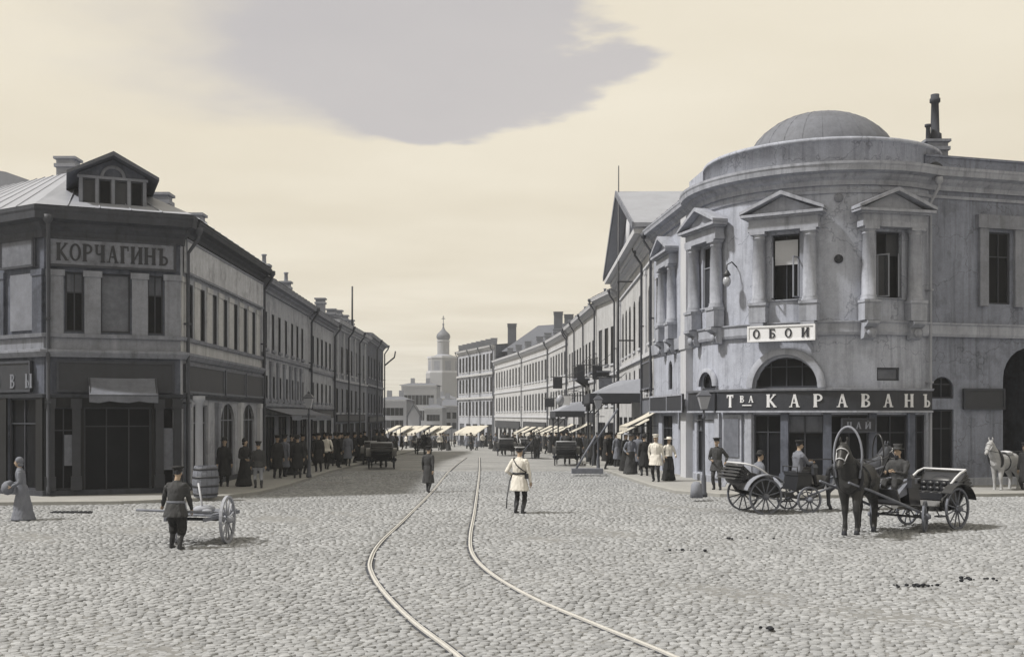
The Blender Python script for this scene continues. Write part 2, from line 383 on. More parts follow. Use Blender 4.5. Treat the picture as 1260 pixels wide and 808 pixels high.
def window(parent, M, u, z, w, h, style='sash', fm=None, gm=None, arch=0, y=.07):
    """window = its frame; each pane a child. Shared meshes for alike windows. (u,z) = lower middle."""
    fm = fm or FRAME; gm = gm or GLASS; var = random.choice((0, 0, 0, 1, 2, 3)) if gm.name in ('window_glass', 'shop_glass') else 0
    key = (round(w, 2), round(h, 2), style, fm.name, gm.name, round(arch, 2), var)
    if key not in WIN:
        f = MB(); t = .06 if w > .5 else .045; x0, x1 = -w / 2, w / 2
        f.box(x0, x0 + t, 0, .09, 0, h); f.box(x1 - t, x1, 0, .09, 0, h); f.box(x0 + t, x1 - t, 0, .09, 0, t); f.box(x0 + t, x1 - t, 0, .09, h - t, h)
        panes = []
        cols = {'sash': 2, 'sash3': 2, 'one': 1, 'shop': 3, 'shop2': 2, 'door': 2, 'wide': 4}.get(style, 1)
        zt = {'sash': [h * .66], 'sash3': [h * .36, h * .68], 'one': [], 'shop': [h * .78], 'shop2': [h * .72], 'door': [h * .75], 'wide': [h * .7]}.get(style, [])
        xs = [x0 + t] + [x0 + w * i / cols for i in range(1, cols)] + [x1 - t]; zz = [t] + zt + [h - t]; m = .02
        for xx in xs[1:-1]: f.box(xx - m, xx + m, .01, .08, t, h - t)
        for zq in zz[1:-1]: f.box(x0 + t, x1 - t, .004, .086, zq - m, zq + m)
        for i in range(len(xs) - 1):
            for j in range(len(zz) - 1):
                p = MB(); tilt = random.uniform(-.006, .006)
                p.add([(xs[i], .05, zz[j]), (xs[i + 1], .05 + tilt, zz[j]), (xs[i + 1], .05, zz[j + 1]), (xs[i], .05 + tilt, zz[j + 1]),
                       (xs[i], .062, zz[j]), (xs[i + 1], .062 + tilt, zz[j]), (xs[i + 1], .062, zz[j + 1]), (xs[i], .062 + tilt, zz[j + 1])],
                      [(0, 1, 2, 3), (7, 6, 5, 4), (0, 4, 5, 1), (1, 5, 6, 2), (2, 6, 7, 3), (3, 7, 4, 0)])
                panes.append(p.mesh('pane', CURT_D if (var == 2 and (i + j) % 2 == 0) else CURT if (var == 1 and j == len(zz) - 2 and len(zz) > 2) or (var == 3 and len(zz) > 2 and j == 0 and i == 0 and gm.name == 'window_glass') else CURT_D if var == 3 and len(zz) == 2 else gm))
        WIN[key] = (f.mesh('window', fm), panes)
    fme, panes = WIN[key]
    Mw = M @ Matrix.Translation((u, y, z)); o = link('window', fme, parent, Mw)
    for p in panes: link('pane', p, o, Mw)
    return o
# ================================================================== GROUND, ROAD, COBBLES, RAILS, PAVEMENTS
def sheet(name, x0, x1, ys, dz, m):
    mb = MB(); vs = []; fs = []
    for y in ys: vs += [(x0, y, gz(y) + dz), (x1, y, gz(y) + dz)]
    for i in range(len(ys) - 1): fs.append((2 * i, 2 * i + 1, 2 * i + 3, 2 * i + 2))
    mb.add(vs, fs); o = build(mb, name, m); tag(o, kind='structure'); return o
sheet('ground', -3000, 3000, [-200, 50, 100, 150, 200, 400, 6000], -.06, SOIL)
road = sheet('road', -45, 45, [-10, 20, 50, 75, 100, 125, 150, 200, 330], -.012, ROAD)

L_KERB = [(-27, 36.4), (-20, 33.6), (-15.6, 32.0), (-12.0, 32.4), (-9.8, 33.8), (-8.8, 36.4), (-8.6, 40), (-8.7, 50), (-9.1, 70), (-9.5, 90), (-9.9, 112)]
L_WALL = [(-27, 42), (-20, 38.5), (-15.6, 35.5), (-13, 36), (-11.9, 37), (-11.9, 38), (-11.9, 41), (-12, 50), (-12.6, 70), (-13, 90), (-13.4, 112)]
R_KERB = [(-12.5, 180), (-6.4, 158), (-.5, 130), (2.7, 100), (3.6, 85), (4.2, 70), (4.3, 60), (4.6, 50), (5.3, 40), (5.8, 36.8), (7.0, 35.4), (9.5, 34.8), (16, 35.4), (20, 36.4), (28, 38.4)]
R_WALL = [(-9.3, 182), (-2.2, 160), (3.4, 131), (6.2, 100), (7.4, 85), (7.8, 70), (7.8, 60), (8, 50), (9, 45), (9.5, 43), (10, 42), (11, 41), (16, 41), (20, 41), (28, 43)]
def inpoly(x, y, poly):
    c = False; j = len(poly) - 1
    for i in range(len(poly)):
        xi, yi = poly[i]; xj, yj = poly[j]
        if (yi > y) != (yj > y) and x < (xj - xi) * (y - yi) / (yj - yi) + xi: c = not c
        j = i
    return c
def pavement(kerb, wall, flip):
    mb = MB(); vs = []; fs = []
    for (a, b), (c, d) in zip(kerb, wall): vs += [(a, b, gz(b) + .125), (c, d, gz(d) + .125)]
    for i in range(len(kerb) - 1): fs.append((2 * i, 2 * i + 1, 2 * i + 3, 2 * i + 2))
    mb.add(vs, fs); p = build(mb, 'pavement', PAVE); tag(p, kind='structure')
    mb = MB(); vs = []; fs = []
    inn = offset(kerb, .16 if flip else -.16); out = offset(kerb, -.10 if flip else .10)
    for k, i, o in zip(kerb, inn, out):
        z = gz(k[1]); vs += [(o[0], o[1], z - .1), (o[0], o[1], z + .11), (k[0], k[1], z + .135), (i[0], i[1], z + .135), (i[0], i[1], z - .1)]
    for i in range(len(kerb) - 1):
        for q in range(4): fs.append((i * 5 + q, i * 5 + q + 1, i * 5 + 6 + q, i * 5 + 5 + q))
    mb.add(vs, fs); k = build(mb, 'kerb', STONE); tag(k, kind='structure')
pavement(L_KERB, L_WALL, False); pavement(R_KERB, R_WALL, False)
PAVES = [L_KERB + L_WALL[::-1], R_KERB + R_WALL[::-1]]

# tram rails: two lines of steel bending across the square into the street
def catmull(pts, n=10):
    out = []; P = [Vector(p) for p in pts]; P = [P[0] * 2 - P[1]] + P + [P[-1] * 2 - P[-2]]
    for i in range(1, len(P) - 2):
        for k in range(n):
            t = k / n; a, b, c, d = P[i - 1:i + 3]
            out.append(.5 * ((2 * b) + (c - a) * t + (2 * a - 5 * b + 4 * c - d) * t * t + (3 * b - a - 3 * c + d) * t ** 3))
    out.append(P[-2]); return out
RAILS_PX = [[(640, 880), (565, 808), (508, 764), (473, 729), (458, 706), (456, 690), (468, 668), (497, 640), (530, 607), (548, 585), (563, 566), (574, 555)],
            [(980, 880), (830, 808), (735, 769), (655, 735), (604, 705), (582, 682), (579, 660), (584, 630), (588, 600), (590, 580), (590, 566), (590, 555)]]
track = empty('tram_track', 'pair of tram rails bending across the cobbles into the street', 'tram track', (0, 20, 0))
RAIL_PTS = []
for r in RAILS_PX:
    pts = catmull([at(*p) for p in r]); RAIL_PTS.append(pts)
    pts = [Vector((p.x, p.y, gz(p.y))) for p in pts]
    # a flat head and a lower flange beside it, so the groove shows
    mb = MB(); vs = []; fs = []
    prof = [(-.040, -.03), (-.040, .024), (-.008, .028), (-.006, .002), (.016, .002), (.018, .020), (.034, .018), (.034, -.03)]
    for i, p in enumerate(pts):
        d = (pts[min(i + 1, len(pts) - 1)] - pts[max(i - 1, 0)]); d.z = 0; d.normalize(); s = Vector((d.y, -d.x, 0))
        for o, z in prof: q = p + s * o; vs.append((q.x, q.y, q.z + z))
    k = len(prof)
    for i in range(len(pts) - 1):
        for q in range(k): fs.append((i * k + q, (i + 1) * k + q, (i + 1) * k + (q + 1) % k, i * k + (q + 1) % k))
    mb.add(vs, fs); build(mb, 'rail', RAILM, track)
    mb = MB(); vs = []; fs = []
    for i, p in enumerate(pts):
        d = (pts[min(i + 1, len(pts) - 1)] - pts[max(i - 1, 0)]); d.z = 0; d.normalize(); s = Vector((d.y, -d.x, 0))
        for o in (-.085, .085): q = p + s * o; vs.append((q.x, q.y, q.z - .002))
    for i in range(len(pts) - 1): fs.append((2 * i, 2 * i + 1, 2 * i + 3, 2 * i + 2))
    mb.add(vs, fs); build(mb, 'rail_bed_shadow', mat('rail_dirt_shadow', g(.05), amt=.4, scale=6), track)  # dark strip in the rail gap: the rail's shadow line painted as colour

# cobbles: every stone its own geometry out to where it falls under a pixel or two
rng = np.random.default_rng(11)
def inpoly_np(C, poly):
    c = np.zeros(len(C), bool); j = len(poly) - 1; x, y = C[:, 0], C[:, 1]
    for i in range(len(poly)):
        xi, yi = poly[i]; xj, yj = poly[j]
        if yi != yj: c ^= ((yi > y) != (yj > y)) & (x < (xj - xi) * (y - yi) / (yj - yi) + xi)
        j = i
    return c
def cobbles(d0, d1, row, colw, K, rr):
    ys = np.arange(d0, d1, row); C = []
    for j, y0 in enumerate(ys):
        half = .50 * y0 + 4.2
        x = np.arange(-half, half, colw) + rng.uniform(0, colw); n = len(x)
        yy = y0 + .06 * np.sin(x * .9 + j * .013) + .03 * np.sin(x * 3.1 + y0) + rng.normal(0, row * .17, n)
        C.append(np.stack([x + rng.normal(0, colw * .14, n), yy], 1))
    C = np.concatenate(C); keep = rng.random(len(C)) > .012
    for pts in RAIL_PTS:
        P = np.array([(p.x, p.y) for p in pts if p.y < 75]); d = np.full(len(C), 9.)
        for a, b in zip(P, P[1:]):
            ab = b - a; t = np.clip(((C - a) @ ab) / max(ab @ ab, 1e-9), 0, 1); d = np.minimum(d, np.hypot(*(C - a - t[:, None] * ab).T))
        keep &= d > .10
    for poly in PAVES: keep &= ~inpoly_np(C, poly)
    C = C[keep]; n = len(C)
    ang = (np.arange(K) / K * 2 * np.pi)[None, :] + rng.uniform(0, 6.28, (n, 1))
    rad = rng.uniform(.86, 1.13, (n, K)); sx = rng.uniform(.42, .66, (n, 1)) * colw; sy = rng.uniform(.42, .62, (n, 1)) * row; rot = rng.normal(0, .25, (n, 1))
    hx = np.cos(ang) * rad * sx; hy = np.sin(ang) * rad * sy
    px = hx * np.cos(rot) - hy * np.sin(rot); py = hx * np.sin(rot) + hy * np.cos(rot)
    und = .006 * np.sin(C[:, 0] * 1.7) * np.sin(C[:, 1] * 1.3) - .016 * np.clip((np.sin(C[:, 0] * .55 + 1.7 * np.sin(C[:, 1] * .37)) + .7 * np.sin(C[:, 1] * .8 + 2 * np.sin(C[:, 0] * .33)) + .5 * np.sin(C[:, 0] * 2.3 + C[:, 1] * 1.9) - 1.15) / .6, 0, 1)
    top = (rng.normal(.012, .0048, n).clip(.002, .03) + und)[:, None]
    tx = rng.normal(0, .06, (n, 1)); ty = rng.normal(0, .06, (n, 1)); base = np.array([gz(y) for y in C[:, 1]])[:, None]; rings = []
    for s, h in rr:
        z = np.full((n, K), -.02) if h is None else top * h + (px * tx + py * ty) * s
        rings.append(np.stack([C[:, :1] + px * s, C[:, 1:] + py * s, base + z + 0 * px], 2))
    ctr = np.stack([C[:, 0], C[:, 1], base[:, 0] + top[:, 0] * 1.06 + .001], 1)[:, None, :]
    return C, np.concatenate(rings + [ctr], 1)
def stones_mesh(name, Vs, K, nr, mtl):
    FC = [(r * K + k, r * K + (k + 1) % K, (r + 1) * K + (k + 1) % K, (r + 1) * K + k) for r in range(nr - 1) for k in range(K)] + [((nr - 1) * K + k, (nr - 1) * K + (k + 1) % K, nr * K) for k in range(K)]
    nv = nr * K + 1; me = bpy.data.meshes.new(name); n = len(Vs)
    me.vertices.add(n * nv); me.vertices.foreach_set('co', Vs.reshape(-1).astype(np.float32))
    loops = (np.concatenate([np.array(f) for f in FC])[None, :] + (np.arange(n) * nv)[:, None]).reshape(-1)
    tot = np.tile(np.array([len(f) for f in FC]), n); st = np.concatenate([[0], np.cumsum(tot)[:-1]])
    me.loops.add(len(loops)); me.loops.foreach_set('vertex_index', loops.astype(np.int32))
    me.polygons.add(len(tot)); me.polygons.foreach_set('loop_start', st.astype(np.int32)); me.polygons.foreach_set('loop_total', tot.astype(np.int32))
    me.polygons.foreach_set('use_smooth', np.ones(len(tot), bool)); me.materials.append(mtl); me.update(calc_edges=True); return me
C, V = cobbles(9.6, 22, .098, .128, 6, ((1.0, None), (.92, .7), (.66, 1.0)))
C2, V2 = cobbles(22, 52, .115, .145, 5, ((1.0, None), (.82, .95)))
vis = (C[:, 1] > 12.05) & (np.abs(C[:, 0]) < C[:, 1] * .48)
order = np.argsort(np.where(vis, C[:, 1], 999)); near = order[:300]; rest = np.setdiff1d(np.arange(len(C)), near)
ro = link('cobblestones', stones_mesh('cobblestones', V[rest], 6, 3, COB), road); ro['kind'] = 'stuff'
ro2 = link('far_cobblestones', stones_mesh('far_cobblestones', V2, 5, 2, COB), road); ro2['kind'] = 'stuff'
for i in near:
    c = Vector((C[i, 0], C[i, 1], 0)); vv = V[i:i + 1] - np.array(c)[None, None, :]
    link('cobblestone', stones_mesh('cobblestone', vv, 6, 3, COB), road, Matrix.Translation(c))
jm = MB(); jm.add([(s * (.5 * y + 4.25), y, gz(y) - .006) for y in (9.5, 50, 52.1) for s in (-1, 1)], [(0, 1, 3, 2), (2, 3, 5, 4)]); jb = build(jm, 'road_bed', JOINT); tag(jb, kind='structure')

# horse dung trodden into lumps
def droppings(px, py, n, sp, label):
    p = at(px, py); mb = MB()
    for k in range(n):
        x, y = random.gauss(0, sp), random.gauss(0, sp * .35); r = random.uniform(.018, .045)
        mb.ball((x, y, r * .35 + .02), r, r * random.uniform(.7, 1.1), r * .6, 7)
    o = build(mb, 'horse_dung', DUNG, None, Matrix.Translation(p)); tag(o, label, 'dung', kind='stuff')
droppings(1130, 722, 16, .22, 'dark lumps of horse dung in a row on the cobbles')
droppings(1208, 714, 12, .22, 'scattered dark horse dung lumps near the square edge')
droppings(845, 678, 8, .25, 'small trodden horse dung bits on pale cobbles')
droppings(905, 664, 7, .35, 'thin line of trodden dung behind the dark cab')
droppings(935, 775, 4, .12, 'few small dung lumps on cobbles by themselves')
# ================================================================== LETTERS (slab-serif capitals, built as strokes)
def arc_poly(cx, cy, rx, ry, t, a0, a1, n=10):
    o = [(cx + rx * math.cos(a0 + (a1 - a0) * k / n), cy + ry * math.sin(a0 + (a1 - a0) * k / n)) for k in range(n + 1)]
    i = [(cx + (rx - t) * math.cos(a0 + (a1 - a0) * k / n), cy + (ry - t * .62) * math.sin(a0 + (a1 - a0) * k / n)) for k in range(n + 1)]
    return [[o[k], o[k + 1], i[k + 1], i[k]] for k in range(n)]
def bar(x0, y0, x1, y1, t):
    d = Vector((x1 - x0, y1 - y0)).normalized(); n = Vector((-d.y, d.x)) * t / 2
    return [(x0 - n.x, y0 - n.y), (x1 - n.x, y1 - n.y), (x1 + n.x, y1 + n.y), (x0 + n.x, y0 + n.y)]
def ser(x, y, w=.2): return [(x - w / 2, y), (x + w / 2, y), (x + w / 2, y + .07), (x - w / 2, y + .07)]
T = .225
def vert(x): return [[(x - T / 2, .07), (x + T / 2, .07), (x + T / 2, .93), (x - T / 2, .93)], ser(x, 0, .3), ser(x, .93, .3)]
GLY = {
    'О': (.80, arc_poly(.40, .5, .38, .5, .17, 0, 2 * PI, 22)),
    'К': (.80, vert(.16) + [bar(.24, .48, .64, .94, .10), bar(.28, .55, .68, .05, .16), ser(.70, 0, .24), ser(.64, .93, .24)]),
    'Р': (.72, vert(.16) + arc_poly(.34, .72, .33, .28, .16, -PI / 2, PI / 2, 10) + [[(.24, .90), (.34, .90), (.34, 1), (.24, 1)], [(.24, .44), (.34, .44), (.34, .54), (.24, .54)]]),
    'Ч': (.76, vert(.58) + [[(.09, .62), (.25, .62), (.25, .93), (.09, .93)], ser(.17, .93, .28)] + arc_poly(.30, .62, .21, .22, .15, PI, 1.5 * PI, 6) + [[(.30, .40), (.5, .44), (.5, .54), (.30, .50)]]),
    'А': (.84, [bar(.18, .05, .40, .98, .09), bar(.66, .05, .42, .98, .17), [(.28, .30), (.58, .30), (.58, .38), (.28, .38)], ser(.15, 0, .24), ser(.68, 0, .28)]),
    'Г': (.66, vert(.18) + [[(.26, .90), (.60, .90), (.60, 1), (.26, 1)], [(.52, .72), (.60, .72), (.60, .90), (.52, .90)]]),
    'И': (.86, vert(.17) + vert(.69) + [bar(.22, .16, .64, .84, .11)]),
    'Н': (.86, vert(.17) + vert(.69) + [[(.255, .45), (.605, .45), (.605, .55), (.255, .55)]]),
    'Ъ': (.80, vert(.28) + [[(.04, .90), (.20, .90), (.20, 1), (.04, 1)]] + arc_poly(.46, .27, .31, .27, .16, -PI / 2, PI / 2, 10) + [[(.36, 0), (.46, 0), (.46, .1), (.36, .1)], [(.36, .44), (.46, .44), (.46, .54), (.36, .54)]]),
    'Б': (.74, vert(.17) + [[(.25, .90), (.64, .90), (.64, 1), (.25, 1)], [(.57, .76), (.64, .76), (.64, .90), (.57, .90)]] + arc_poly(.36, .30, .33, .30, .16, -PI / 2, PI / 2, 10) + [[(.25, 0), (.36, 0), (.36, .1), (.25, .1)], [(.25, .5), (.36, .5), (.36, .6), (.25, .6)]]),
    'В': (.74, vert(.17) + arc_poly(.36, .27, .33, .27, .16, -PI / 2, PI / 2, 10) + arc_poly(.34, .76, .29, .24, .15, -PI / 2, PI / 2, 10) + [[(.25, 0), (.36, 0), (.36, .1), (.25, .1)], [(.25, .45), (.36, .45), (.36, .54), (.25, .54)], [(.25, .91), (.34, .91), (.34, 1), (.25, 1)]]),
    'Т': (.74, vert(.36) + [[(.03, .90), (.27, .90), (.27, 1), (.03, 1)], [(.45, .90), (.69, .90), (.69, 1), (.45, 1)], [(.03, .76), (.10, .76), (.10, .90), (.03, .90)], [(.62, .76), (.69, .76), (.69, .90), (.62, .90)]]),
    'Ы': (.98, vert(.17) + vert(.83) + arc_poly(.34, .27, .27, .27, .15, -PI / 2, PI / 2, 10) + [[(.25, 0), (.34, 0), (.34, .1), (.25, .1)], [(.25, .44), (.34, .44), (.34, .54), (.25, .54)]]),
    'Й': (.86, vert(.17) + vert(.69) + [bar(.22, .16, .64, .84, .11)] + arc_poly(.43, 1.22, .16, .13, .07, PI, 2 * PI, 6)),
    ' ': (.4, []),
}
def letter_mesh(ch, h, wf, dep, m):
    key = ('L', ch, round(h, 3), wf, m.name)
    if key not in WIN:
        mb = MB()
        for k, p in enumerate(GLY[ch][1]):
            mb.prism([(x * h * wf, y * h) for x, y in p], -dep - .0012 * (k % 7), 0, 'y')
        WIN[key] = mb.mesh('letter', m)
    return WIN[key]
def lettering(text, parent, M, u0, u1, z, h, m, dep=.025, wf=1.0, place=None):
    """set the words between u0 and u1; place(u) gives the frame there when the board is curved"""
    wid = [GLY[c][0] * h * wf for c in text]; gap = (u1 - u0 - sum(wid)) / max(1, len(text) - 1); u = u0
    for c, w_ in zip(text, wid):
        if GLY[c][1]:
            Mc = (place(u + w_ / 2) @ Matrix.Translation((-w_ / 2, 0, z))) if place else M @ Matrix.Translation((u, 0, z))
            link('letter', letter_mesh(c, h, wf, dep, m), parent, Mc)
        u += w_ + gap

# ================================================================== BUILDING KIT
def body_prism(parent, pts, z0, z1, m, name='core'):
    mb = MB(); mb.prism(pts, z0, z1, 'z'); return build(mb, name, m, parent)
def downpipe(parent, M, u, ztop, m=None, zb=0.2, out=-.16, kick=.35):
    mb = MB(); mb.tube([(u, out - kick, ztop), (u, out - kick, ztop - .25), (u, out, ztop - .75), (u, out, zb + .25), (u, out - .22, zb)], .065, 7)
    mb.lathe([(.0, .12), (.15, .12), (.15, -.04), (.065, -.16)], 8, (u, out - kick, ztop))
    for z in (ztop * .35, ztop * .65): mb.box(u - .09, u + .09, out - .085, .02, z - .03, z + .03)
    return build(mb, 'downpipe', m or PIPE, parent, M)
def chimney(parent, x, y, z0, z1, w=.7, d=.55, m=None, pots=0):
    mb = MB(); mb.box(x - w / 2, x + w / 2, y - d / 2, y + d / 2, z0, z1); mb.box(x - w / 2 - .07, x + w / 2 + .07, y - d / 2 - .07, y + d / 2 + .07, z1 - .32, z1 - .18)
    mb.box(x - w / 2 - .09, x + w / 2 + .09, y - d / 2 - .09, y + d / 2 + .09, z1, z1 + .1)
    for k in range(pots): mb.lathe([(.11, z1 + .1), (.09, z1 + .5), (.13, z1 + .52), (.13, z1 + .58), (.0, z1 + .58)], 8, (x + (k - (pots - 1) / 2) * .3, y, 0))
    return build(mb, 'chimney', m or BRICK, parent)
def hip_roof(parent, eave, back, ridge, m, name='roof'):
    """eave polyline and ridge polyline of equal length, then down to the back polyline"""
    mb = MB(); n = len(eave); vs = list(eave) + list(ridge) + list(back); fs = []
    for i in range(n - 1):
        fs += [(i, i + 1, n + i + 1, n + i), (n + i, n + i + 1, 2 * n + i + 1, 2 * n + i)]
    fs += [(0, n, 2 * n), (n - 1, 3 * n - 1, 2 * n - 1)]
    mb.add(vs, fs)
    # standing seams on the tin
    for i in range(n - 1):
        a, b, c, d = (Vector(p) for p in (eave[i], eave[i + 1], ridge[i + 1], ridge[i])); L = (b - a).length; k = max(1, int(L / .9))
        for j in range(1, k):
            t = j / k; p = a.lerp(b, t); q = d.lerp(c, t); mb.tube([p + Vector((0, 0, .012)), q + Vector((0, 0, .012))], .022, 4, smooth=False)
    return build(mb, name, m, parent)
def signboard(label, M, u0, u1, z0, z1, y=-.12, m=None, fm=None, th=.08, text=None, lm=None, cat='signboard', group=None, lh=.55, wf=1.0, pad=.12):
    mb = MB(); mb.box(0, u1 - u0, 0, th, 0, z1 - z0)
    Mw = M @ Matrix.Translation((u0, y, z0)); o = build(mb, 'signboard', m or SIGN_D, None, Mw); tag(o, label, cat, group)
    f = MB(); t = min(.07, (z1 - z0) * .09); W, H = u1 - u0, z1 - z0
    f.box(-.01, W + .01, -.03, .0, -.01, t); f.box(-.01, W + .01, -.03, 0, H - t, H + .01); f.box(-.01, t, -.028, 0, t, H - t); f.box(W - t, W + .01, -.028, 0, t, H - t)
    build(f, 'board_frame', fm or TRIM_DARK, o, Mw)
    if text: lettering(text, o, Mw, W * pad, W * (1 - pad), H * (.5 - lh / 2), H * lh, lm or LET_W, wf=wf)
    return o
def awning(label, M, u0, u1, z, drop, out, m=None, group=None, cat='awning'):
    mb = MB(); n = 7; W = u1 - u0
    vs = []; fs = []
    for i in range(n + 1):
        t = i / n; sag = -.10 * math.sin(PI * t)
        for j in range(5):
            s = j / 4; vs.append((W * t, -out * s, -drop * s + sag * s * (1 - s) * 2 - .05 * math.sin(PI * s)))
        vs.append((W * t, -out - .01, -drop - .22 + .035 * math.sin(t * 29)))
    for i in range(n):
        for j in range(5): fs.append((i * 6 + j, i * 6 + j + 1, i * 6 + 7 + j, i * 6 + 6 + j))
    o_ = [(x, y, z_ - .025) for x, y, z_ in vs]; k = len(vs)
    mb.add(vs + o_, fs + [tuple(q + k for q in f)[::-1] for f in fs])
    Mw = M @ Matrix.Translation((u0, -.02, z)); o = build(mb, 'awning', m or AWN, None, Mw); tag(o, label, cat, group)
    fr = MB()
    for x in (.03, W - .03): fr.tube([(x, 0, -drop * .95), (x, -out, -drop - .03)], .018, 5); fr.tube([(x, 0, -.03), (x, -out, -drop - .03)], .018, 5)
    fr.tube([(.03, -out + .01, -drop - .03), (W - .03, -out + .01, -drop - .03)], .02, 5)
    build(fr, 'awning_arm', IRON, o, Mw); return o

def street_building(name, label, A, B, H, back, rows, wallm, trimm=None, roofm=None, z0=0, corn=(.55, .5), bands=(), shops=None, pil=None, ridge=2.0, pipes=(), fm=None, arches=False, group=None):
    """a terrace house: A and B are its ends as seen from the street (viewer's left, right); rows = [(zbottom, ztop, [u...], w, style, arch)]"""
    trimm = trimm or TRIM; M, L = frame(A, B); zb = gz((A[1] + B[1]) / 2)
    e = empty(name, label, 'building', ((A[0] + B[0]) / 2, (A[1] + B[1]) / 2, zb), group=group)
    ops = []; wins = []
    for r in rows:
        za, zt, us, w_, st = r[:5]; ar = r[5] if len(r) > 5 else 0
        for u in us: ops.append((u - w_ / 2, u + w_ / 2, za, zt, ar)); wins.append((u, za, w_, zt - za, st, ar))
    if shops:
        for u, w_, zt, ar in shops: ops.append((u - w_ / 2, u + w_ / 2, zb + .14, zt, ar)); wins.append((u, zb + .14, w_, zt - zb - .14, 'shop', ar))
    build(wall_mesh(L, H, ops, z0=zb - .8), 'wall', wallm, e, M)
    for u, z, w_, h, st, ar in wins:
        window(e, M, u, z, w_, h, st, fm if st != 'shop' else FRAME_D, GLASS if st != 'shop' else GLASS_D, y=.02)
    n = (M.to_3x3() @ Vector((0, 1, 0))); ni = n * .29
    c = [(A[0] + ni.x, A[1] + ni.y), (B[0] + ni.x, B[1] + ni.y), (B[0] + n.x * back, B[1] + n.y * back), (A[0] + n.x * back, A[1] + n.y * back)]
    body_prism(e, c, zb - .8, H - .02, PL_DARK)
    build(sweep_plan([A, B], cornice_prof(H + .02, corn[0], corn[1])), 'cornice', trimm, e)
    for z, t, o in bands: build(sweep_plan([A, B], [(-.03, z), (o, z), (o, z + t), (-.03, z + t + .02)]), 'string_course', trimm, e)
    # window sills and heads
    for r in rows:
        for u in r[2]:
            mb = MB(); mb.box(u - r[3] / 2 - .09, u + r[3] / 2 + .09, -.09, -.002, r[0] - .12, r[0] - .004); build(mb, 'sill', trimm, e, M)
    if pil:
        for u, w_, za, zt in pil:
            mb = MB(); mb.box(u - w_ / 2, u + w_ / 2, -.09, -.002, za, zt); mb.box(u - w_ / 2 - .05, u + w_ / 2 + .05, -.12, -.003, zt - .22, zt - .003); mb.box(u - w_ / 2 - .05, u + w_ / 2 + .05, -.12, -.003, za, za + .25)
            build(mb, 'pilaster', trimm, e, M)
    o = corn[1]; P = lambda u, y, z: tuple(M @ Vector((u, y, z)))
    hip_roof(e, [P(0, -o, H + .05), P(L, -o, H + .05)], [P(0, back, H), P(L, back, H)], [P(0, back * .5, H + ridge), P(L, back * .5, H + ridge)], roofm or ROOF_D)
    for u in pipes: downpipe(e, M, u, H - .1, zb=zb + .3)
    return e, M, L
def even(L, n, m=.8): return [m + (L - 2 * m) * (k + .5) / n for k in range(n)]

# ================================================================== LEFT: CORNER HOUSE
A1 = (-24.0, 39.6); B1 = (-15.1, 34.1); C1 = (-11.22, 35.75); D1 = (-11.5, 48.5)
corner = empty('corner_house', 'dark grey corner house with gabled dormer and long shop sign', 'building', (-14, 40, 0))
M0, L0 = frame(A1, B1); M1, L1 = frame(B1, C1); M2, L2 = frame(C1, D1)
# side face: two tall shop openings and pictures between pilasters above
def face(M, L, ops, m, z0=-.5, H=9.0): build(wall_mesh(L, H, ops, z0=z0), 'wall', m, corner, M)
sideU = [L0 - 1.15, L0 - 3.4, L0 - 5.6]
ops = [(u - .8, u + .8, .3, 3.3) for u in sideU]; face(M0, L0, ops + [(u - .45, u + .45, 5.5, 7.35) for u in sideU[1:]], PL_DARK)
for u in sideU: window(corner, M0, u, .3, 1.6, 3.0, 'shop2', TRIM_DARK, GLASS_K)
for u in sideU[1:]: window(corner, M0, u, 5.5, .9, 1.85, 'sash', FRAME_D)
# chamfer face
chU = [upx(B1, C1, p) for p in (91.5, 142, 191)]
cw = [upx(B1, C1, 103) - upx(B1, C1, 80), upx(B1, C1, 161) - upx(B1, C1, 124), upx(B1, C1, 201) - upx(B1, C1, 182)]
ops = [(u - w_ / 2, u + w_ / 2, 5.45, 7.4) for u, w_ in zip(chU, cw)]; doorU = upx(B1, C1, 145)
ops += [(doorU - 1.05, doorU + 1.05, .13, 3.0)] + [(upx(B1, C1, 78) - .45, upx(B1, C1, 78) + .45, .3, 3.0), (upx(B1, C1, 206) - .3, upx(B1, C1, 206) + .3, .3, 3.0)]
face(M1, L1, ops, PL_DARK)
for i, (u, w_) in enumerate(zip(chU, cw)): window(corner, M1, u, 5.45, w_, 1.95, 'sash' if i != 1 else 'one', FRAME_D, GLASS if i != 1 else SIGN_M)
window(corner, M1, doorU, .13, 2.1, 2.87, 'shop', SIGN_D, GLASS_K)
window(corner, M1, upx(B1, C1, 78), .3, .9, 2.7, 'shop2', FRAME_D, GLASS_K); window(corner, M1, upx(B1, C1, 206), .3, .6, 2.7, 'one', FRAME_D, GLASS_K)
# street face
stU = [upx(C1, D1, p) for p in (234.5, 249.5, 264.5, 277.5, 290.3, 302, 312.2)]; stw = .62
shU = [(upx(C1, D1, 247), 1.9, 3.1, 0), (upx(C1, D1, 280.5), 2.3, 3.2, .9), (upx(C1, D1, 306), 2.3, 3.2, .9)]
ops = [(u - stw / 2, u + stw / 2, 5.4, 7.3) for u in stU] + [(u - w_ / 2, u + w_ / 2, .16, z, a) for u, w_, z, a in shU]
face(M2, L2, ops, PL_MID)
for u in stU: window(corner, M2, u, 5.4, stw, 1.9, 'one', FRAME_D, y=.015)
for u, w_, z, a in shU: window(corner, M2, u, .16, w_, z - .16, 'shop', FRAME, GLASS_D)
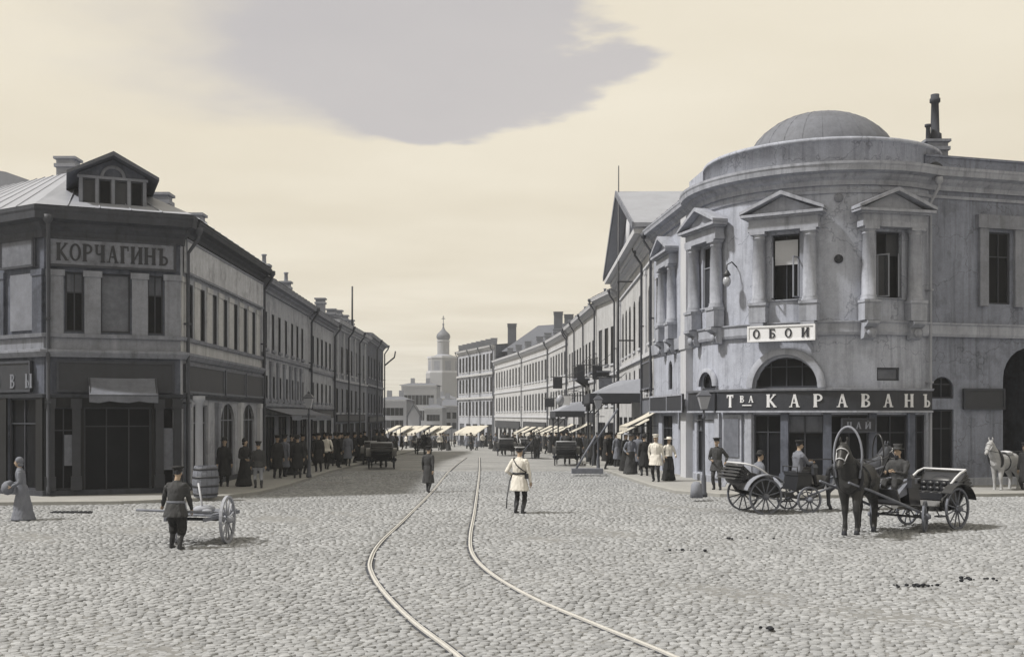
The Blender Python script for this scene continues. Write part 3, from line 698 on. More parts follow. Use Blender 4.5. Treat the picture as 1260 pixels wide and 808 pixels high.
# dark shop cladding on the corner and side faces
for M_c, L_c, ops_c in ((M0, L0, [(u - .8, u + .8, .3, 3.3) for u in sideU]), (M1, L1, [(doorU - 1.05, doorU + 1.05, .13, 3.0), (upx(B1, C1, 78) - .45, upx(B1, C1, 78) + .45, .3, 3.0), (upx(B1, C1, 206) - .3, upx(B1, C1, 206) + .3, .3, 3.0)])):
    build(wall_mesh(L_c, 3.42, ops_c, z0=-.4, dep=.06), 'shop_front', mat('shop_wood_dark', g(.011), amt=.5, scale=2, rough=.6), corner, M_c @ Matrix.Translation((0, -.07, 0)))
# shop pilasters, posters and a transom board at street level
for px in (62, 94, 196, 218):
    mb = MB(); u = upx(B1, C1, px); mb.box(u - .13, u + .13, -.17, -.075, .3, 3.25); mb.box(u - .17, u + .17, -.2, -.076, 2.95, 3.28); mb.box(u - .17, u + .17, -.2, -.076, .3, .75); build(mb, 'shop_pilaster', SIGN_D, corner, M1)
for px, z0_, z1_, w_ in ((86, 1.1, 2.1, .34), (206, .9, 2.3, .36)):
    mb = MB(); u = upx(B1, C1, px); mb.box(u - w_ / 2, u + w_ / 2, -.10, -.02, z0_, z1_); pz = build(mb, 'notice_board', SIGN_M, None, M1); tag(pz, 'small worn grey notice in the %s corner shop window' % ('side' if px < 100 else 'street end'), 'notice board')
# pilasters between the upper windows, pale on the street side, dull on the corner
def pils(M, us, w_, za, zt, m, o=.10):
    for u in us:
        mb = MB(); mb.box(u - w_ / 2, u + w_ / 2, -o, -.002, za, zt); mb.box(u - w_ / 2 - .04, u + w_ / 2 + .04, -o - .03, -.003, zt - .2, zt - .004)
        build(mb, 'pilaster', m, corner, M)
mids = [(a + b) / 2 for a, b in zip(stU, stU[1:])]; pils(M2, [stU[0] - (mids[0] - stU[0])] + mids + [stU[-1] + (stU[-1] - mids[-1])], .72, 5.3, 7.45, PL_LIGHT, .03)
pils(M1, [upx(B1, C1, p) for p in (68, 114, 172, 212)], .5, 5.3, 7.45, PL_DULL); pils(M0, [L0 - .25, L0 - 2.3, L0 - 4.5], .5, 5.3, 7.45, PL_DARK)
pils(M2, [upx(C1, D1, 294), upx(C1, D1, 317.5)], .42, .2, 3.25, TRIM, .14)
pils(M2, [upx(C1, D1, 228), upx(C1, D1, 266)], .38, .2, 3.2, PL_DULL, .14)
body_prism(corner, offset([A1, B1, C1, D1], -.3) + [(-23.5, 48.5)], -.5, 9.0, PL_DARK)
PTH = [A1, B1, C1, D1]
build(sweep_plan(PTH[:3] + [tuple(Vector(C1).lerp(Vector(D1), .012))], cornice_prof(9.42, .95, .55)), 'cornice', TRIM_DARK, corner)
build(sweep_plan([tuple(Vector(C1).lerp(Vector(D1), .045)), D1], cornice_prof(9.40, .55, .5)), 'cornice', TRIM_DARK, corner)
build(sweep_plan(PTH, [(-.03, 5.26), (.13, 5.26), (.16, 5.38), (-.03, 5.40)]), 'string_course', PL_DULL, corner)
build(sweep_plan(PTH, [(-.03, 4.62), (.12, 4.62), (.22, 4.78), (.22, 4.86), (-.03, 4.90)]), 'string_course', PL_DULL, corner)
build(sweep_plan(PTH[:3], [(-.02, 4.88), (.035, 4.88), (.035, 5.27), (-.02, 5.27)]), 'sill_band', PL_DULL, corner)
build(sweep_plan(PTH[2:], [(-.02, 4.88), (.035, 4.88), (.035, 5.27), (-.02, 5.27)]), 'sill_band', PL_LIGHT, corner)
build(sweep_plan(PTH, [(-.02, 3.3), (.10, 3.3), (.14, 3.42), (-.02, 3.44)]), 'string_course', TRIM_DARK, corner)
build(sweep_plan(PTH, [(-.02, -.4), (.10, -.4), (.10, .29), (-.02, .31)]), 'plinth', TRIM_DARK, corner)
# sign strips under the cornice
signboard('long board lettered in dark capitals under the corner house cornice', M1, upx(B1, C1, 60) - .02, upx(B1, C1, 216), 7.55, 8.5, m=mat('sign_worn_grey', g(.17), amt=.4, scale=2.5, mott=.35, patch=.3), text='КОРЧАГИНЪ', lm=LET_K, lh=.60, wf=.80, pad=.06)
signboard('pale blank sign strip above the street windows of the corner house', M2, upx(C1, D1, 225), upx(C1, D1, 321), 7.58, 8.75, m=mat('sign_pale_worn', g(.42), amt=.3, streak=.35, mott=.25, patch=.2), fm=PL_DULL)
signboard('dark picture board between cornice and windows on the side face', M0, L0 - 2.2, L0 - .4, 7.55, 8.5, m=SIGN_M)
ov = signboard('old dark shop board with three pale capitals over the side windows', M0, L0 - 5.2, L0 - .55, 3.5, 4.5, m=SIGN_D)
lettering('ОВЫ', ov, M0 @ Matrix.Translation((0, -.12, 0)), upx(A1, B1, -2), upx(A1, B1, 44), 3.62, .46, LET_M, wf=.8)
signboard('worn dark shop board over the corner door', M1, upx(B1, C1, 70), upx(B1, C1, 214), 3.5, 4.5, m=SIGN_D)
signboard('first dark shop board from the corner on the street face', M2, upx(C1, D1, 225), upx(C1, D1, 272), 3.5, 4.5, m=SIGN_D, fm=SIGN_M)
signboard('second dark shop board from the corner over the arched windows', M2, upx(C1, D1, 274), upx(C1, D1, 298), 3.5, 4.5, m=SIGN_D, fm=SIGN_M)
signboard('last dark shop board of the corner house beside the next house', M2, upx(C1, D1, 299.5), upx(C1, D1, 320.5), 3.5, 4.5, m=SIGN_D, fm=SIGN_M)
# painted panel on the corner side
pm = MB(); pm.box(L0 - 1.75, L0 - .45, -.05, -.002, 5.5, 7.35); build(pm, 'painted_panel', mat('painted_panel', g(.16), amt=.6, scale=1.6), corner, M0)
awning('small slanted pale awning over the dark corner door', M1, doorU - .9, doorU + 1.2, 4.05, .65, .9, m=mat('awning_old', g(.13), amt=.4, mott=.25), cat='awning')
# roof with dormer
rz_ = 12.3
eo = offset(PTH, .5)
hip_roof(corner, [(p[0], p[1], 9.45) for p in eo], [(-24, 49, 9.4), (-23, 49, 9.4), (-22.5, 49, 9.4), (-22, 49, 9.4)],
         [(-22, 44.6, rz_), (-17.0, 41.4, rz_), (-16.4, 42.0, rz_), (-17, 48.8, rz_)], ROOF)
Md = M1 @ Matrix.Translation((0, .55, 0)); dc = upx(B1, C1, 140); dw = 1.06
mb = MB(); mb.prism([(dc - dw, 9.3), (dc + dw, 9.3), (dc + dw, 10.78), (dc, 11.30), (dc - dw, 10.78)], 0, 4.6, 'y'); build(mb, 'dormer', PL_DARK, corner, Md)
mb = MB()
for s in (-1, 1):
    mb.prism([(dc, 11.34), (dc + s * (dw + .38), 10.62), (dc + s * (dw + .38), 10.72), (dc, 11.48)], -.45, 5.2, 'y')
build(mb, 'dormer_roof', ROOF_D, corner, Md)
mb = MB(); mb.box(dc - dw - .1, dc + dw + .1, -.12, -.003, 9.35, 9.52); mb.box(dc - dw - .05, dc + dw + .05, -.1, -.003, 10.6, 10.69)
for k in range(5): x = dc - dw + .06 + k * (2 * dw - .12) / 4; mb.box(x - .055, x + .055, -.09, -.003, 9.52, 10.6)
build(mb, 'dormer_trim', PL_DULL, corner, Md)
for k in range(4): window(corner, Md, dc - dw + .06 + (k + .5) * (2 * dw - .12) / 4, 9.54, .40, 1.05, 'one', FRAME_D, y=-.07)
mb = MB(); mb.lathe([(.30, 0), (.40, 0), (.40, .06), (.30, .06)], 16, a0=0, a1=PI, M=Matrix.Translation((dc, -.005, 10.68)) @ Matrix.Rotation(PI / 2, 4, 'X')); build(mb, 'dormer_arch', PL_DULL, corner, Md)
for px, d, z0_, z1_, w_ in ((178, 38.5, 9.6, 11.35, .42), (199, 40, 9.6, 11.0, .62), (241, 43.5, 9.5, 10.9, .6), (84, 42.5, 11.5, 12.95, .7)):
    p = atd(px, d); chimney(corner, p.x, p.y, z0_, z1_, w_, w_ * .9)
downpipe(corner, M2, L2 - .12, 9.2)
downpipe(corner, M1, .12, 9.0)
downpipe(corner, M2, .35, 9.0)
# house behind with a rounded tin roof
bh = empty('rear_house', 'plain house with a bowed tin roof behind the corner house', 'building', (-29, 56, 0))
mb = MB(); mb.box(-36, -23, 53, 62, 0, 12.6); build(mb, 'wall', PL_DARK, bh)
mb = MB(); pr = [(-37, 12.6)] + [(-29.5 + 7.4 * math.cos(PI - PI * k / 10), 12.7 + 2.6 * math.sin(PI * k / 10)) for k in range(11)] + [(-22, 12.6)]
mb.prism(pr, 52.5, 62.5, 'y'); build(mb, 'roof', ROOF, bh)

# ================================================================== LEFT TERRACE
P2 = [(-11.5, 48.52), (-11.9, 62), (-12.2, 72), (-12.25, 89), (-12.8, 105)]
q = lambda A, B, ps: [upx(A, B, p) for p in ps]
A, B = P2[0], P2[1]; m, L = frame(A, B)
h2, M, L = street_building('terrace_house', 'grey terrace house with two rows of close windows beside the corner house', A, B, 9.0, 10,
    [(5.85, 7.6, q(A, B, (327, 336, 344, 352, 359.5, 366, 372)), .68, 'one'), (3.5, 4.6, q(A, B, (328, 337, 345, 353, 360, 366.5, 372.5)), .62, 'one')], PL_MID,
    trimm=PL_DULL, bands=((5.45, .18, .1), (3.15, .14, .14)), shops=[(u, 2.2, 2.65, 0) for u in even(L, 4, .4)], pipes=(L - .1,), fm=FRAME_D,
    pil=[(u, .42, 3.3, 5.3) for u in q(A, B, (323.5, 332.5, 341, 349, 356.5, 363.2, 369.5))])
awning('dark sloping canopy along the grey terrace house beside the corner', M, .4, L - .4, 3.1, .35, 1.3, m=WOOD, cat='canopy')
for px, d, z0_, z1_ in ((325, 50, 9.2, 9.75), (352, 56, 9.2, 9.7)): p = atd(px, d); chimney(h2, p.x, p.y, z0_, z1_, .45, .4, BRICK, pots=1)
A, B = P2[1], P2[2]; m, L = frame(A, B)
h3, M, L = street_building('terrace_house', 'dull grey narrow house with five close upper windows', A, B, 8.9, 10,
    [(5.8, 7.5, even(L, 5, .5), .85, 'one'), (3.5, 4.7, even(L, 5, .5), .75, 'one')], PL_MID, trimm=PL_DULL, bands=((5.3, .15, .09), (3.1, .14, .12)),
    shops=[(u, 2.2, 2.4, 0) for u in even(L, 3, .4)], pipes=(L - .15,), fm=FRAME_D)
signboard('dark shop board on the narrow five window house', M, .5, L - .6, 2.55, 3.05, m=SIGN_D)
A, B = P2[2], P2[3]; m, L = frame(A, B)
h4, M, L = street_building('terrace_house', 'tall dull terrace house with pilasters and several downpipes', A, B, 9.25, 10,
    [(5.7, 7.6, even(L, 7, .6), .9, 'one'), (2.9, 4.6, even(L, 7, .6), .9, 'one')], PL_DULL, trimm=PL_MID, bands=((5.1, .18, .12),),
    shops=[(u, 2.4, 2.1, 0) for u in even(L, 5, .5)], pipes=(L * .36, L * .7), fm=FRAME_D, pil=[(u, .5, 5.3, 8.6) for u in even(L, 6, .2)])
signboard('long dark shop board on the pilastered terrace house', M, 1, L - 2, 2.25, 2.75, m=SIGN_D)
for k, (u, zz) in enumerate(((2, 1.2), (6.5, .9), (9.5, 1.1), (12.5, 1.0), (15.6, .9))):
    p = M @ Vector((u, 1.2, 0)); chimney(h4, p.x, p.y, 9.2, 9.6 + zz, .6, .5, BRICK)
A, B = P2[3], P2[4]; m, L = frame(A, B)
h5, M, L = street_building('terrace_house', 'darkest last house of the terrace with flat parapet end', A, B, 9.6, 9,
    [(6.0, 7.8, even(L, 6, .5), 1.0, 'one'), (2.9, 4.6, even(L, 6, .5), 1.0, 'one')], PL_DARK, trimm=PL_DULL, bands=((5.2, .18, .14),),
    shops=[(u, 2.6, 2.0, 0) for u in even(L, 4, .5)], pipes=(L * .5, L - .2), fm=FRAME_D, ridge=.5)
signboard('wide dark shop board on the last terrace house', M, 1, L - 1, 2.1, 2.6, m=SIGN_D)
mb = MB(); mb.tube([(-12.4, 82, 9), (-12.4, 82, 12.7)], .07, 6); po = build(mb, 'roof_pole', IRON); tag(po, 'thin bare pole standing up from the terrace roofs', 'pole')
ar = MB(); ar.tube([(-12.55, 104.2, 7.6), (-11.6, 104.2, 8.4), (-11.5, 104.2, 9.0)], .08, 6); build(ar, 'gutter_spout', PIPE, h5)
# ================================================================== RIGHT: ROTUNDA HOUSE
CX, CY, RR = 12.5, 43.0, 5.0
T0, T1 = R(-98), R(34.5)
def rot(u_or_t, r=RR): return (CX + r * math.sin(u_or_t), CY - r * math.cos(u_or_t))
def Mt(t, r=RR):                                    # tangent frame on the drum
    p = rot(t, r); c, s = math.cos(t), math.sin(t)
    return Matrix(((c, -s, 0, p[0]), (s, c, 0, p[1]), (0, 0, 1, 0), (0, 0, 0, 1)))
rotunda = empty('rotunda_house', 'bluish grey corner house with round domed bay and columned windows', 'building', (CX, CY, 0))
HR = 11.75
def arcpath(a, b, n=40, r=RR): return [rot(a + (b - a) * k / n, r) for k in range(n + 1)]
Lr = RR * (T1 - T0); U = lambda t: RR * (t - T0)
WT = [R(-73), R(-30), R(13)]
ops = [(U(t) - .52, U(t) + .52, 6.92, 9.36) for t in WT]
ops += [(U(R(-30)) - 1.16, U(R(-30)) + 1.16, 3.72, 4.85, 1.1), (U(R(-73)) - .55, U(R(-73)) + .55, 3.72, 4.5, .5)]
ops += [(U(a) - w_ / 2, U(a) + w_ / 2, .45, 2.75) for a, w_ in ((R(-38), 1.1), (R(-22), 1.35), (R(-4), 1.35), (R(14), 1.35), (R(28), .8), (R(-84), .9))]
ops += [(U(R(12.5)) - .45, U(R(12.5)) + .45, 3.98, 4.45)]
wm = wall_mesh(Lr, HR - .3, ops, z0=-.5, warp=lambda u, y, z: (*rot(T0 + u / RR, RR - y), z), step=.22); wo_ = build(wm, 'wall', PL_ROT, rotunda)
for p in wo_.data.polygons: p.use_smooth = False
mb = MB(); mb.lathe([(RR - .29, -.4), (RR - .29, HR - .3)], 48, (CX, CY, 0)); mb.lathe([(0, HR - .3), (RR - .29, HR - .3)], 48, (CX, CY, 0)); build(mb, 'core', PL_DARK, rotunda)
# windows of the drum
w1 = window(rotunda, Mt(WT[0]), 0, 6.92, 1.04, 2.44, 'sash', FRAME)
w2 = window(rotunda, Mt(WT[1]), 0, 6.92, 1.04, 2.44, 'sash', FRAME_D, y=.20)
w3 = window(rotunda, Mt(WT[2]), 0, 6.92, 1.04, 2.44, 'sash', FRAME_D, y=.20)
mb = MB(); mb.box(-.42, .42, .17, .19, 8.25, 9.15); build(mb, 'blind', BLIND, rotunda, Mt(WT[1]))
def sash(t, u, ang, z0, h, w_):
    mb = MB(); mb.box(0, .05, -.02, .02, 0, h); mb.box(w_ - .05, w_, -.02, .02, 0, h); mb.box(.05, w_ - .05, -.02, .02, 0, .05); mb.box(.05, w_ - .05, -.02, .02, h - .05, h)
    build(mb, 'casement', FRAME, rotunda, Mt(t) @ Matrix.Translation((u, .1, z0)) @ Matrix.Rotation(ang, 4, 'Z'))
sash(WT[1], -.47, R(-78), 7.0, 1.5, .45); sash(WT[1], .47, R(-102), 7.0, 1.5, .45); sash(WT[2], -.45, R(-50), 6.98, 1.55, .45); sash(WT[2], .45, R(-125), 6.98, 1.55, .45)
for a, w_ in ((R(-38), 1.1), (R(-22), 1.35), (R(-4), 1.35), (R(14), 1.35), (R(28), .8), (R(-84), .9)): window(rotunda, Mt(a, RR - .02), 0, .45, w_, 2.3, 'shop2', FRAME_D, GLASS_D)
window(rotunda, Mt(R(-30), RR - .1), 0, 3.74, 2.3, 1.1, 'wide', FRAME_D, GLASS_D); window(rotunda, Mt(R(-73)), 0, 3.74, 1.08, .75, 'sash', FRAME_D, GLASS_D)
window(rotunda, Mt(R(12.5)), 0, 3.98, .9, .47, 'one', FRAME_D, SIGN_M, y=.06)
# arch moulding over the lunette
for t, r1, r2, zs in ((R(-30), 1.2, 1.46, 3.74), (R(-73), .56, .74, 3.86)):
    mb = MB(); mb.lathe([(r1, -.14), (r2, -.14), (r2 - .03, .12), (r1, .12)], 24, a0=0, a1=PI, M=Matrix.Translation((0, -.02, zs)) @ Matrix.Rotation(PI / 2, 4, 'X')); build(mb, 'arch_moulding', TRIM_ROT, rotunda, Mt(t))
def aedicule(parent, M, cw=.93, zb=6.1, zc=6.85, zt=9.45, tm=None, cons=True):
    """column pair on pedestals with entablature and pediment round a window; each piece a part"""
    tm = tm or TRIM_ROT
    for s in (-1, 1):
        x = s * cw
        mb = MB(); mb.box(x - .31, x + .31, -.42, .02, zb + .02, zc - .1); mb.box(x - .34, x + .34, -.46, .02, zc - .1, zc - .003); build(mb, 'pedestal', tm, parent, M)
        mb = MB(); h = zt - zc
        mb.lathe([(.30, 0), (.30, .07), (.27, .10), (.29, .15), (.25, .19), (.245, h * .4), (.205, h - .26), (.235, h - .24), (.235, h - .2), (.21, h - .18), (.26, h - .1)], 18, (x, -.15, zc))
        mb.box(x - .28, x + .28, -.42, .02, zt - .10, zt); build(mb, 'column', tm, parent, M)
        if cons:
            mb = MB(); mb.prism([(-.02, zb - .65), (-.22, zb - .6), (-.30, zb - .42), (-.24, zb - .25), (-.5, zb - .1), (-.5, zb + .0), (-.02, zb + .0)], x - .24, x + .24, 'x')
            mb.lathe([(.0, -.03), (.14, -.03), (.16, .0), (.16, .05), (0, .05)], 12, M=Matrix.Translation((x, -.31, zb - .42)) @ Matrix.Rotation(PI / 2, 4, 'X')); build(mb, 'console', tm, parent, M)
    W = cw + .36
    mb = MB(); mb.box(-W, W, -.40, .02, zt + .002, zt + .20); mb.box(-W + .03, W - .03, -.37, .02, zt + .20, zt + .46); mb.box(-W - .22, W + .22, -.60, .02, zt + .52, zt + .62); mb.box(-W - .1, W + .1, -.48, .02, zt + .46, zt + .52); build(mb, 'entablature', tm, parent, M)
    zp = zt + .62; pk = .62
    mb = MB(); mb.prism([(-W - .05, zp), (W + .05, zp), (0, zp + pk)], -.30, .02, 'y'); build(mb, 'tympanum', tm, parent, M)
    mb = MB()
    for s in (-1, 1): mb.prism([(s * (W + .25), zp + .003), (s * (W + .25), zp + .11), (0, zp + pk + .16), (0, zp + pk + .02)], -.62, .02, 'y')
    build(mb, 'pediment', tm, parent, M)
    mb = MB(); mb.box(-.6, .6, -.07, -.003, zc + .07, zc + .11); build(mb, 'sill', tm, parent, M)
for t in WT: aedicule(rotunda, Mt(t))
for k, (t, z) in enumerate(((R(-8.5), 8.35), (R(-8.5), 10.55))):
    mb = MB(); mb.lathe([(0, -.03), (.13, -.03), (.16, 0), (.16, .03), (0, .03)], 14, M=Matrix.Translation((0, -.02, z)) @ Matrix.Rotation(PI / 2, 4, 'X')); build(mb, 'roundel', SIGN_D if k == 0 else PL_DULL, rotunda, Mt(t))
# right wing wall
W0 = rot(T1); W1 = (19.6, 40.1); W2 = (27.5, 42.3)
MR, LR = frame(W0, W2)
gU = upx(W0, W2, 1268)
wopsR = [(upx(W0, W2, 1217), upx(W0, W2, 1243), 6.9, 9.6), (.12, 1.08, .14, 2.95), (.12, 1.08, 3.35, 4.15, .45), (gU - 1.25, gU + 1.25, -.4, 5.3, 1.2)]
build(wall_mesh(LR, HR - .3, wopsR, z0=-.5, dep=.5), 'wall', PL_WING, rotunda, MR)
o_ = wopsR[0]; window(rotunda, MR, (o_[0] + o_[1]) / 2, 6.9, o_[1] - o_[0], 2.7, 'sash', FRAME_D)
window(rotunda, MR, .6, .14, .96, 2.8, 'door', FRAME_D, GLASS_D); window(rotunda, MR, .6, 3.35, .96, .8, 'sash', FRAME_D, GLASS_D)
mb = MB(); mb.box(o_[0] - .5, o_[0] - .12, -.14, -.003, 6.8, 9.7); mb.box(o_[1] + .12, o_[1] + .5, -.14, -.003, 6.8, 9.7); mb.box(o_[0] - .6, o_[1] + .6, -.2, -.003, 9.7, 10.2); build(mb, 'window_surround', PL_DULL, rotunda, MR)
# gateway passage: dark tunnel through the wing
mb = MB(); mb.box(gU - 1.6, gU - 1.25, .5, 5, -.4, 5.6); mb.box(gU + 1.25, gU + 1.6, .5, 5, -.4, 5.6); mb.box(gU - 1.6, gU + 1.6, .5, 5, 5.31, 5.9); mb.box(gU - 1.6, gU + 1.6, 5, 5.3, -.4, 5.9); build(mb, 'gateway', PL_DARK, rotunda, MR)
mb = MB(); mb.box(.02, gU - 1.62, .52, 7, -.4, HR - .35); mb.box(gU + 1.62, LR, .52, 7, -.4, HR - .35); mb.box(gU - 1.62, gU + 1.62, .52, 7, 5.95, HR - .36); build(mb, 'core', PL_DARK, rotunda, MR)
# band courses, cornice, parapet round bay and wing
path = arcpath(T0, T1, 44) + [W2]
ctop = cornice_prof(HR, .75, .62); build(sweep_plan(path, ctop), 'cornice', TRIM_ROT, rotunda)
build(sweep_plan(path, [(-.03, 10.72), (.06, 10.72), (.09, 10.82), (-.03, 10.84)]), 'string_course', TRIM_ROT, rotunda)
build(sweep_plan(path, [(-.03, 5.62), (.12, 5.62), (.16, 5.72), (.16, 6.02), (.22, 6.08), (.22, 6.12), (-.03, 6.14)]), 'string_course', TRIM_ROT, rotunda)
build(sweep_plan(path, [(-.03, -.4), (.08, -.4), (.08, .38), (-.03, .42)]), 'plinth', TRIM_ROT, rotunda)
pr = RR - .42
mb = MB(); mb.lathe([(pr, HR - .35), (pr, HR + .95), (pr + .08, HR + .97), (pr + .08, HR + 1.1), (pr - .4, HR + 1.1), (pr - .4, HR - .3)], 56, (CX, CY, 0)); build(mb, 'parapet', PL_ROT, rotunda)
mb = MB(); mb.lathe([(0, HR + .3), (pr - .38, HR + .3)], 40, (CX, CY, 0)); build(mb, 'roof_deck', ROOF_D, rotunda)
mb = MB(); rd, zd = 3.0, HR + .3
mb.lathe([(rd, zd)] + [(rd * math.cos(a), zd + .75 + 2.25 * math.sin(a)) for a in [PI / 2 * k / 12 for k in range(12)]] + [(.04, zd + 3.0)], 48, (CX + .15, CY + .3, 0))
build(mb, 'dome', DOME, rotunda)
mb = MB()
for k in range(24):
    th = 2 * PI * k / 24
    mb.tube([(CX + .15 + rd * math.cos(a) * math.cos(th) * 1.002, CY + .3 + rd * math.cos(a) * math.sin(th) * 1.002, zd + .755 + 2.25 * math.sin(a)) for a in [PI / 2 * j / 9 for j in range(10)]], .009, 4)
build(mb, 'dome_seams', DOME, rotunda)
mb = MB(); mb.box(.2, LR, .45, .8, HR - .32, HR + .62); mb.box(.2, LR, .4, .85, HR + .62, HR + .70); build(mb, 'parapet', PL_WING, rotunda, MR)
mb = MB(); mb.lathe([(0, -.04), (.34, -.04), (.40, .03), (0, .03)], 16, a0=0, a1=PI, M=Matrix.Translation((.62, .42, HR + .02)) @ Matrix.Rotation(PI / 2, 4, 'X')); build(mb, 'roof_vent', SIGN_D, rotunda, MR)
P_ = lambda M, u, y, z: tuple(M @ Vector((u, y, z)))
hip_roof(rotunda, [P_(MR, -2, .9, HR + .1), P_(MR, LR, .9, HR + .1)], [P_(MR, -1, 9, HR), P_(MR, LR, 9, HR)], [P_(MR, -2.2, 5, HR + 1.9), P_(MR, LR, 5, HR + .9)], ROOF_D)
p = MR @ Vector((1.75, 2.0, 0)); chimney(rotunda, p.x, p.y, HR, HR + 1.55, .8, .8, PL_DULL)
mb = MB(); mb.lathe([(.26, 0), (.24, .3), (.17, .35), (.14, 1.5), (.2, 1.54), (.2, 1.68), (.16, 1.7), (.16, 1.84), (.0, 1.84)], 12, (p.x + .05, p.y, HR + 1.65)); mb.lathe([(.09, 0), (.08, .5), (.13, .54), (.13, .62), (0, .62)], 10, (p.x - .3, p.y - .2, HR + 1.65)); build(mb, 'chimney_pot', FRAME_D, rotunda)
Mp = Mt(R(33.0)); downpipe(rotunda, Mp, 0, HR - .5, PIPE_L)
# sign boards of the rotunda
def curved_board(label, t0, t1, r, z0, z1, m, text=None, ta=None, tb=None, lm=None, wf=1.0, lh=.6, parts=()):
    n = max(4, int((t1 - t0) / .06)); pth = [rot(t0 + (t1 - t0) * k / n, r) for k in range(n + 1)]
    o = build(sweep_plan(pth, [(-.12, z0), (0, z0), (0, z1), (-.12, z1)]), 'signboard', m); tag(o, label, 'signboard')
    build(sweep_plan(pth, [(-.1, z1), (.05, z1), (.10, z1 + .08), (-.1, z1 + .09)]), 'board_frame', TRIM_ROT, o)
    build(sweep_plan(pth, [(-.1, z0 - .07), (.05, z0 - .07), (.05, z0), (-.1, z0)]), 'board_frame', TRIM_ROT, o)
    H = z1 - z0
    for tx, a, b, hh, zz in parts: lettering(tx, o, None, r * a, r * b, z0 + H * zz, H * hh, lm, place=lambda u: Mt(u / r, r), wf=wf)
    return o
ks = curved_board('long curved dark shop board with white capitals round the domed bay', R(-62), R(33), RR + .24, 2.9, 3.62, SIGN_D, lm=LET_W, wf=1.02,
             parts=(('КАРАВАНЪ', R(-37), R(31.5), .66, .17), ('Т', R(-56), R(-51), .66, .17), ('ВА', R(-49), R(-42.5), .36, .42)))
cu = MB(); cu.box(-.2, .2, -.03, 0, 3.08, 3.12); build(cu, 'letter', LET_W, ks, Mt(R(-45.6), RR + .24))
ob = signboard('white board lettered with four dark capitals below the domed bay window', Mt(R(-30)), -1.25, 1.2, 5.42, 5.98, y=-.5, m=SIGN_W, fm=SIGN_W, text='ОБОИ', lm=LET_D, lh=.6, pad=.08, th=.10)
for x_ in (.25, 2.1): br = MB(); br.box(x_, x_ + .08, .10, .36, .1, .4); build(br, 'bracket', IRON, ob, WM[ob])
# shop front pilasters and poster panel on the bay
for a in (-46, -30, -13, 5, 23, -64): 
    mb = MB(); mb.box(-.14, .14, -.13, .02, .36, 2.80); mb.box(-.18, .18, -.16, .02, .3, .6); build(mb, 'shop_pilaster', PL_DARK if a > -40 else TRIM_ROT, rotunda, Mt(R(a)))
mb = MB(); mb.box(-.48, .48, -.08, -.003, .9, 2.75); build(mb, 'panel_surround', TRIM_ROT, rotunda, Mt(R(-55)))
mb = MB(); mb.box(-.38, .38, -.12, -.081, 1.15, 2.6); po = build(mb, 'shop_panel', SIGN_M, None, Mt(R(-55))); tag(po, 'framed grey notice panel on the bay beside the lamp post', 'notice board')
ch = signboard('small dark shop window board with pale letters below the long curved board', Mt(R(-1), RR), -.62, .62, 2.12, 2.62, y=-.2, m=SIGN_D, text='ЧАЙ', lm=LET_M, lh=.5, pad=.15)
sb = signboard('plain black board fixed beside the gateway arch', MR, upx(W0, W2, 1183), upx(W0, W2, 1233), 2.95, 3.72, y=-.14, m=SIGN_D)
# globe lamp on the bay
def globe_lamp(label, M, z, out, r=.16, wall=True):
    e = link('globe_lamp', None, None, M @ Matrix.Translation((0, 0, z))); tag(e, label, 'lamp')
    mb = MB(); mb.tube([(0, .05, .55), (0, -out * .5, .75), (0, -out, .62), (0, -out, .35)], .025, 6); mb.lathe([(.05, .42), (.12, .3), (.15, .22), (.10, .2)], 10, (0, -out, 0)); build(mb, 'lamp_arm', IRON, e, WM[e])
    mb = MB(); mb.ball((0, -out, 0), r * .92, r * .92, r * 1.25, 12); build(mb, 'lamp_globe', LAMPG, e, WM[e]); return e
globe_lamp('white globe lamp on iron arm between the bay columns', Mt(R(-53)), 7.75, .55, .17)

street_building('plain_house', 'plain grey two storey house past the gateway wing', W2, (46, 47.5), 11.0, 9, [(6.6, 9.0, even(19, 7, .6), 1.1, 'sash'), (1.4, 4.0, even(19, 7, .6), 1.1, 'sash')], PL_MID, bands=((5.4, .2, .12),), fm=FRAME_D)
street_building('plain_house', 'plain dull two storey house behind the side face of the corner house', (-44, 51.5), (-24.05, 39.65), 9.2, 9, [(5.6, 7.6, even(23, 8, .6), 1.0, 'sash'), (1.2, 3.6, even(23, 8, .6), 1.2, 'sash')], PL_DULL, bands=((4.7, .2, .12),), fm=FRAME_D)
# ================================================================== RIGHT WING TOWARDS THE STREET
A, B = (6.9, 51.5), rot(R(-98)); B = (B[0] + .05, B[1] + .0)
M, L = frame(A, B)
wing = empty('street_wing', 'pale wing with a column framed window between domed bay and gabled house', 'building', (7.4, 48, 0))
au = L * .44
ops = [(au - .5, au + .5, 6.92, 9.36)] + [(L * .36 - 1.0, L * .36 + 1.0, .14, 2.7), (L * .78 - .9, L * .78 + .9, .14, 2.7)] + [(au - .35, au + .35, 3.9, 5.2, .35), (L * .83 - .3, L * .83 + .3, 3.9, 4.9, .3)]
build(wall_mesh(L, HR - .35, ops, z0=-.5), 'wall', PL_ROT, wing, M)
window(wing, M, au, 6.92, 1.0, 2.44, 'sash', FRAME); window(wing, M, L * .36, .14, 2.0, 2.56, 'shop', FRAME_D, GLASS_D); window(wing, M, L * .78, .14, 1.8, 2.56, 'shop', FRAME_D, GLASS_D); window(wing, M, au, 3.9, .7, 1.3, 'one', FRAME_D); window(wing, M, L * .83, 3.9, .6, 1.0, 'one', FRAME_D)
aedicule(wing, M @ Matrix.Translation((au, 0, 0)), tm=TRIM_ROT)
